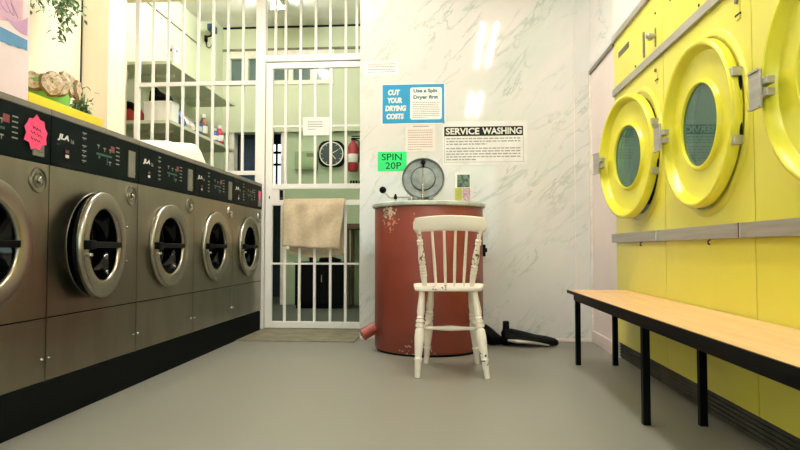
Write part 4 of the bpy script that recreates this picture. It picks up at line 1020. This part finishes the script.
# cctv camera on the chimney breast
o = (-2.76, 7.1, 3.2)
t = thing('cctv_camera', 'dark security camera on a bracket high in the back room corner', 'camera', o)
MB().box(-2.85, -2.82, 7.06, 7.099, 3.13, 3.20, bev=0.004).tube([(-2.83, 7.08, 3.16), (-2.80, 7.02, 3.165), (-2.73, 6.97, 3.16), (-2.72, 6.96, 3.20)], 0.011, 8).build('bracket', 'black', t, o)
MB().box(-2.745, -2.68, 6.88, 7.04, 3.20, 3.275, bev=0.008).cyl((-2.712, 6.88, 3.237), (-2.712, 6.86, 3.237), 0.022).build('housing', 'navy', t, o)
MB().tube([(-2.83, 7.09, 3.14), (-2.825, 7.08, 3.07), (-2.78, 7.05, 3.04), (-2.735, 7.02, 3.07), (-2.72, 7.0, 3.20)], 0.006, 6).build('cable', 'black', t, o)

# things on the green back wall
o = (-1.684, YB, 1.74)
t = thing('meter_box', 'pale green electric meter box on the back wall left of the clock', 'meter box', o)
MB().box(-1.822, -1.548, YB - 0.05, YB - 0.0005, 1.632, 1.85, bev=0.003).build('case', 'box_green', t, o)
MB().box(-1.690, -1.565, YB - 0.062, YB - 0.0505, 1.660, 1.842, bev=0.003).m(1).box(-1.675, -1.58, YB - 0.0632, YB - 0.062, 1.78, 1.825).build('door', ['box_green', 'grey_trim'], t, o)
o = (-1.376, YB, 1.818)
t = thing('wall_clock', 'dark square clock with a white ring on the green back wall', 'clock', o)
MB().prism(rr([(-0.16, -0.16), (0.16, -0.16), (0.16, 0.16), (-0.16, 0.16)], 0.12, 8), (o[0], YB - 0.0005, o[2]), XA, ZA, -YA, 0.04).build('case', 'black', t, o)
MB().lathe([(0, 0), (0.135, 0)], (o[0], YB - 0.042, o[2]), -YA, 48).build('dial', 'clock_face', t, o)
MB().lathe([(0.134, 0.0), (0.134, 0.006), (0.147, 0.006), (0.147, 0.0)], (o[0], YB - 0.040, o[2]), -YA, 48).build('white_ring', 'white_ink', t, o)
hn = MB()
for a, L, w in ((math.radians(60), 0.10, 0.0045), (math.radians(140), 0.085, 0.006), (math.radians(-25), 0.055, 0.003)):
    d = V((math.sin(a), 0, math.cos(a))); c = V((o[0], YB - 0.046, o[2])); s = V((d.z, 0, -d.x))
    hn.faces([c - s * w - d * 0.02, c + s * w - d * 0.02, c + d * L + s * w * 0.6, c + d * L - s * w * 0.6], [(0, 1, 2, 3)])
hn.build('hands', 'white_ink', t, o)
tk = MB()
for k in range(12):
    d = V((math.sin(k * PI / 6), 0, math.cos(k * PI / 6))); c = V((o[0], YB - 0.044, o[2])); s = V((d.z, 0, -d.x))
    tk.faces([c + d * 0.112 - s * 0.003, c + d * 0.112 + s * 0.003, c + d * 0.126 + s * 0.003, c + d * 0.126 - s * 0.003], [(0, 1, 2, 3)])
tk.build('hour_marks', 'white_ink', t, o)
o = (-1.105, YB - 0.08, 1.6)
t = thing('fire_extinguisher', 'dark red fire extinguisher hung on the back wall right of the clock', 'fire extinguisher', o)
MB().lathe([(0, 1.60), (0.055, 1.60), (0.064, 1.612), (0.064, 1.885), (0.05, 1.925), (0.024, 1.945), (0.022, 1.97), (0, 1.97)], (o[0], o[1], 0), ZA, 28).build('cylinder', 'ext_red', t, o, smooth=True)
MB().box(o[0] - 0.02, o[0] + 0.09, o[1] - 0.012, o[1] + 0.012, 1.985, 1.998).box(o[0] - 0.02, o[0] + 0.1, o[1] - 0.012, o[1] + 0.012, 2.012, 2.022).box(o[0] - 0.022, o[0] + 0.022, o[1] - 0.016, o[1] + 0.016, 1.968, 2.0).build('valve_handle', 'black', t, o)
MB().tube([(o[0] + 0.02, o[1] - 0.01, 1.985), (o[0] + 0.075, o[1] - 0.02, 1.95), (o[0] + 0.078, o[1] - 0.02, 1.80), (o[0] + 0.07, o[1] - 0.02, 1.70)], 0.009, 8).build('hose', 'black', t, o)
MB().lathe([(0.0645, 1.70), (0.0655, 1.702), (0.0655, 1.80), (0.0645, 1.802)], (o[0], o[1], 0), ZA, 28).build('white_label', 'paper', t, o, smooth=True)
MB().box(o[0] - 0.02, o[0] + 0.02, o[1] + 0.06, YB - 0.0005, 1.75, 1.95).build('wall_bracket', 'black', t, o)
o = (-1.09, YB, 1.475)
t = thing('hook_rail', 'short rail of dark coat hooks under the fire extinguisher', 'hooks', o)
MB().box(-1.16, -1.0, YB - 0.012, YB - 0.0005, 1.490, 1.505).build('rail', 'green_wall', t, o)
for k in range(4): MB().box(-1.148 + k * 0.034, -1.132 + k * 0.034, YB - 0.03, YB - 0.0125, 1.452, 1.492, bev=0.002).build('hook', 'black', t, o)
# black cabinet with bottle and bags
o = (-1.41, 7.1, 0)
t = thing('black_cabinet', 'black low cabinet against the green back wall behind the gate', 'cabinet', o)
MB().box(-1.70, -1.15, 6.90, 7.36, 0.04, 0.50, bev=0.004).box(-1.69, -1.16, 6.92, 7.35, 0.0, 0.04).build('carcass', 'black', t, o)
MB().box(-1.71, -1.14, 6.885, 7.365, 0.50, 0.522, bev=0.003).build('top', 'black', t, o)
for a, b2 in ((-1.69, -1.43), (-1.42, -1.16)):
    dd = MB().box(a, b2, 6.882, 6.899, 0.06, 0.49, bev=0.003).build('door', 'rubber', t, o)
    MB().cyl((b2 - 0.03 if a < -1.5 else a + 0.03, 6.87, 0.30), (b2 - 0.03 if a < -1.5 else a + 0.03, 6.87, 0.38), 0.005).build('handle', 'rail_steel', dd, o)
mb = MB(); blob(mb, [((-1.44, 7.0, 0.545), 0.03, 0.02), ((-1.40, 7.0, 0.552), 0.06, 0.028), ((-1.33, 7.0, 0.558), 0.07, 0.034), ((-1.26, 7.0, 0.55), 0.07, 0.026), ((-1.20, 7.0, 0.54), 0.05, 0.016)], 12, 22, 0.2)
tag(mb.build('black_gloves', 'rubber', None, (-1.3, 7.0, 0.523), smooth=True), 'black crumpled bundle on top of the low black cabinet', 'bundle')
o = (-1.527, 6.98, 0.523)
t = thing('dark_bottle', 'dark bottle standing on the low black cabinet below the towel', 'bottle', o)
MB().lathe([(0, 0.0005), (0.026, 0.0005), (0.028, 0.006), (0.028, 0.07), (0.014, 0.085), (0.012, 0.10), (0, 0.10)], o, ZA, 16).build('body', 'panel_black', t, o, smooth=True)
MB().lathe([(0, 0.10), (0.014, 0.10), (0.014, 0.115), (0, 0.115)], o, ZA, 12).build('cap', 'black', t, o, smooth=True)
# side table at the right of the back room
o = (-0.86, 7.1, 0)
t = thing('side_table', 'dark brown side table in the back room, mostly behind the marble wall', 'table', o)
MB().box(-1.135, -0.55, 6.88, 7.37, 0.895, 0.955, bev=0.004).build('table_top', 'bare_wood', t, o)
for x in (-1.11, -0.61):
    for y in (6.92, 7.32):
        MB().turned((x + 0.01, y, 0.0), (x, y, 0.895), [(0, 0.014), (0.5, 0.02), (0.6, 0.024), (1, 0.026)], 12).build('leg', 'bare_wood', t, o, smooth=True)

# ------------------------------------------------------------------ lamps
def batten(x, y0, y1, z, label, m, group, twin=True):
    t = thing('ceiling_lamp', label, 'lamp', (x, (y0 + y1) / 2, z)); o = tuple(t.location); t['group'] = group
    MB().box(x - 0.05, x + 0.05, y0, y1, z - 0.045, z - 0.0005, bev=0.004).build('housing', 'white_paint', t, o)
    for dx in ((-0.065, 0.065) if twin else (0,)):
        MB().cyl((x + dx, y0 + 0.04, z - 0.075), (x + dx, y1 - 0.04, z - 0.075), 0.014, seg=12).build('tube', m, t, o, smooth=True)
    for yy in (y0 + 0.02, y1 - 0.02): MB().box(x - 0.085, x + 0.085, yy - 0.018, yy + 0.018, z - 0.092, z - 0.0455, bev=0.003).build('lampholder', 'white_paint', t, o)
batten(0.42, 2.02, 3.52, CEIL, 'twin tube fluorescent lamp on the ceiling nearest the marble wall', 'tube', 'ceiling lamps of the laundry')
batten(0.42, -0.60, 0.90, CEIL, 'twin tube fluorescent lamp on the ceiling above the camera', 'tube', 'ceiling lamps of the laundry')
batten(-1.30, 3.00, 4.50, CEIL, 'added twin tube fill lamp, unseen, on the ceiling above the washers', 'tube', 'ceiling lamps of the laundry')  # added fill lamp out of view, brightens the gate and the washers
batten(-1.83, 5.35, 6.62, BCEIL, 'fluorescent lamp on the back room ceiling', 'back_tube', 'back room lamps', twin=False)

# ------------------------------------------------------------------ daylight through the shop front
W = bpy.data.worlds.new('daylight'); bpy.context.scene.world = W; W.use_nodes = True
nt = W.node_tree; bg = nt.nodes['Background']
bg.inputs['Color'].default_value = (0.73, 0.97, 0.95, 1); bg.inputs['Strength'].default_value = 3.0
pl = bpy.data.lights.new('window_portal', 'AREA'); pl.shape = 'RECTANGLE'; pl.size = 2.9; pl.size_y = 1.75
pl.cycles.is_portal = True
po = bpy.data.objects.new('window_portal', pl); C.objects.link(po); po.location = (-0.52, -1.86, 1.45); po.rotation_euler = (PI / 2, 0, PI)
po['kind'] = 'helper'

# ------------------------------------------------------------------ camera
cd = bpy.data.cameras.new('camera'); cam = bpy.data.objects.new('camera', cd); C.objects.link(cam)
cd.sensor_fit = 'HORIZONTAL'; cd.sensor_width = 36; cd.lens = 620 / 800 * 36; cd.clip_start = 0.02
cam.location = (0, 0, CAM_H); cam.rotation_euler = (PI / 2 + math.radians(2.2168), 0, math.radians(4.240))
sc = bpy.context.scene; sc.camera = cam
sc.view_settings.view_transform = 'Standard'; sc.view_settings.look = 'None'
sc.view_settings.exposure = 0.14; sc.view_settings.gamma = 1.0; sc.view_settings.use_curve_mapping = False
sc.cycles.use_denoising = True
sc.cycles.max_bounces = 10; sc.cycles.transparent_max_bounces = 12; sc.cycles.sample_clamp_indirect = 8
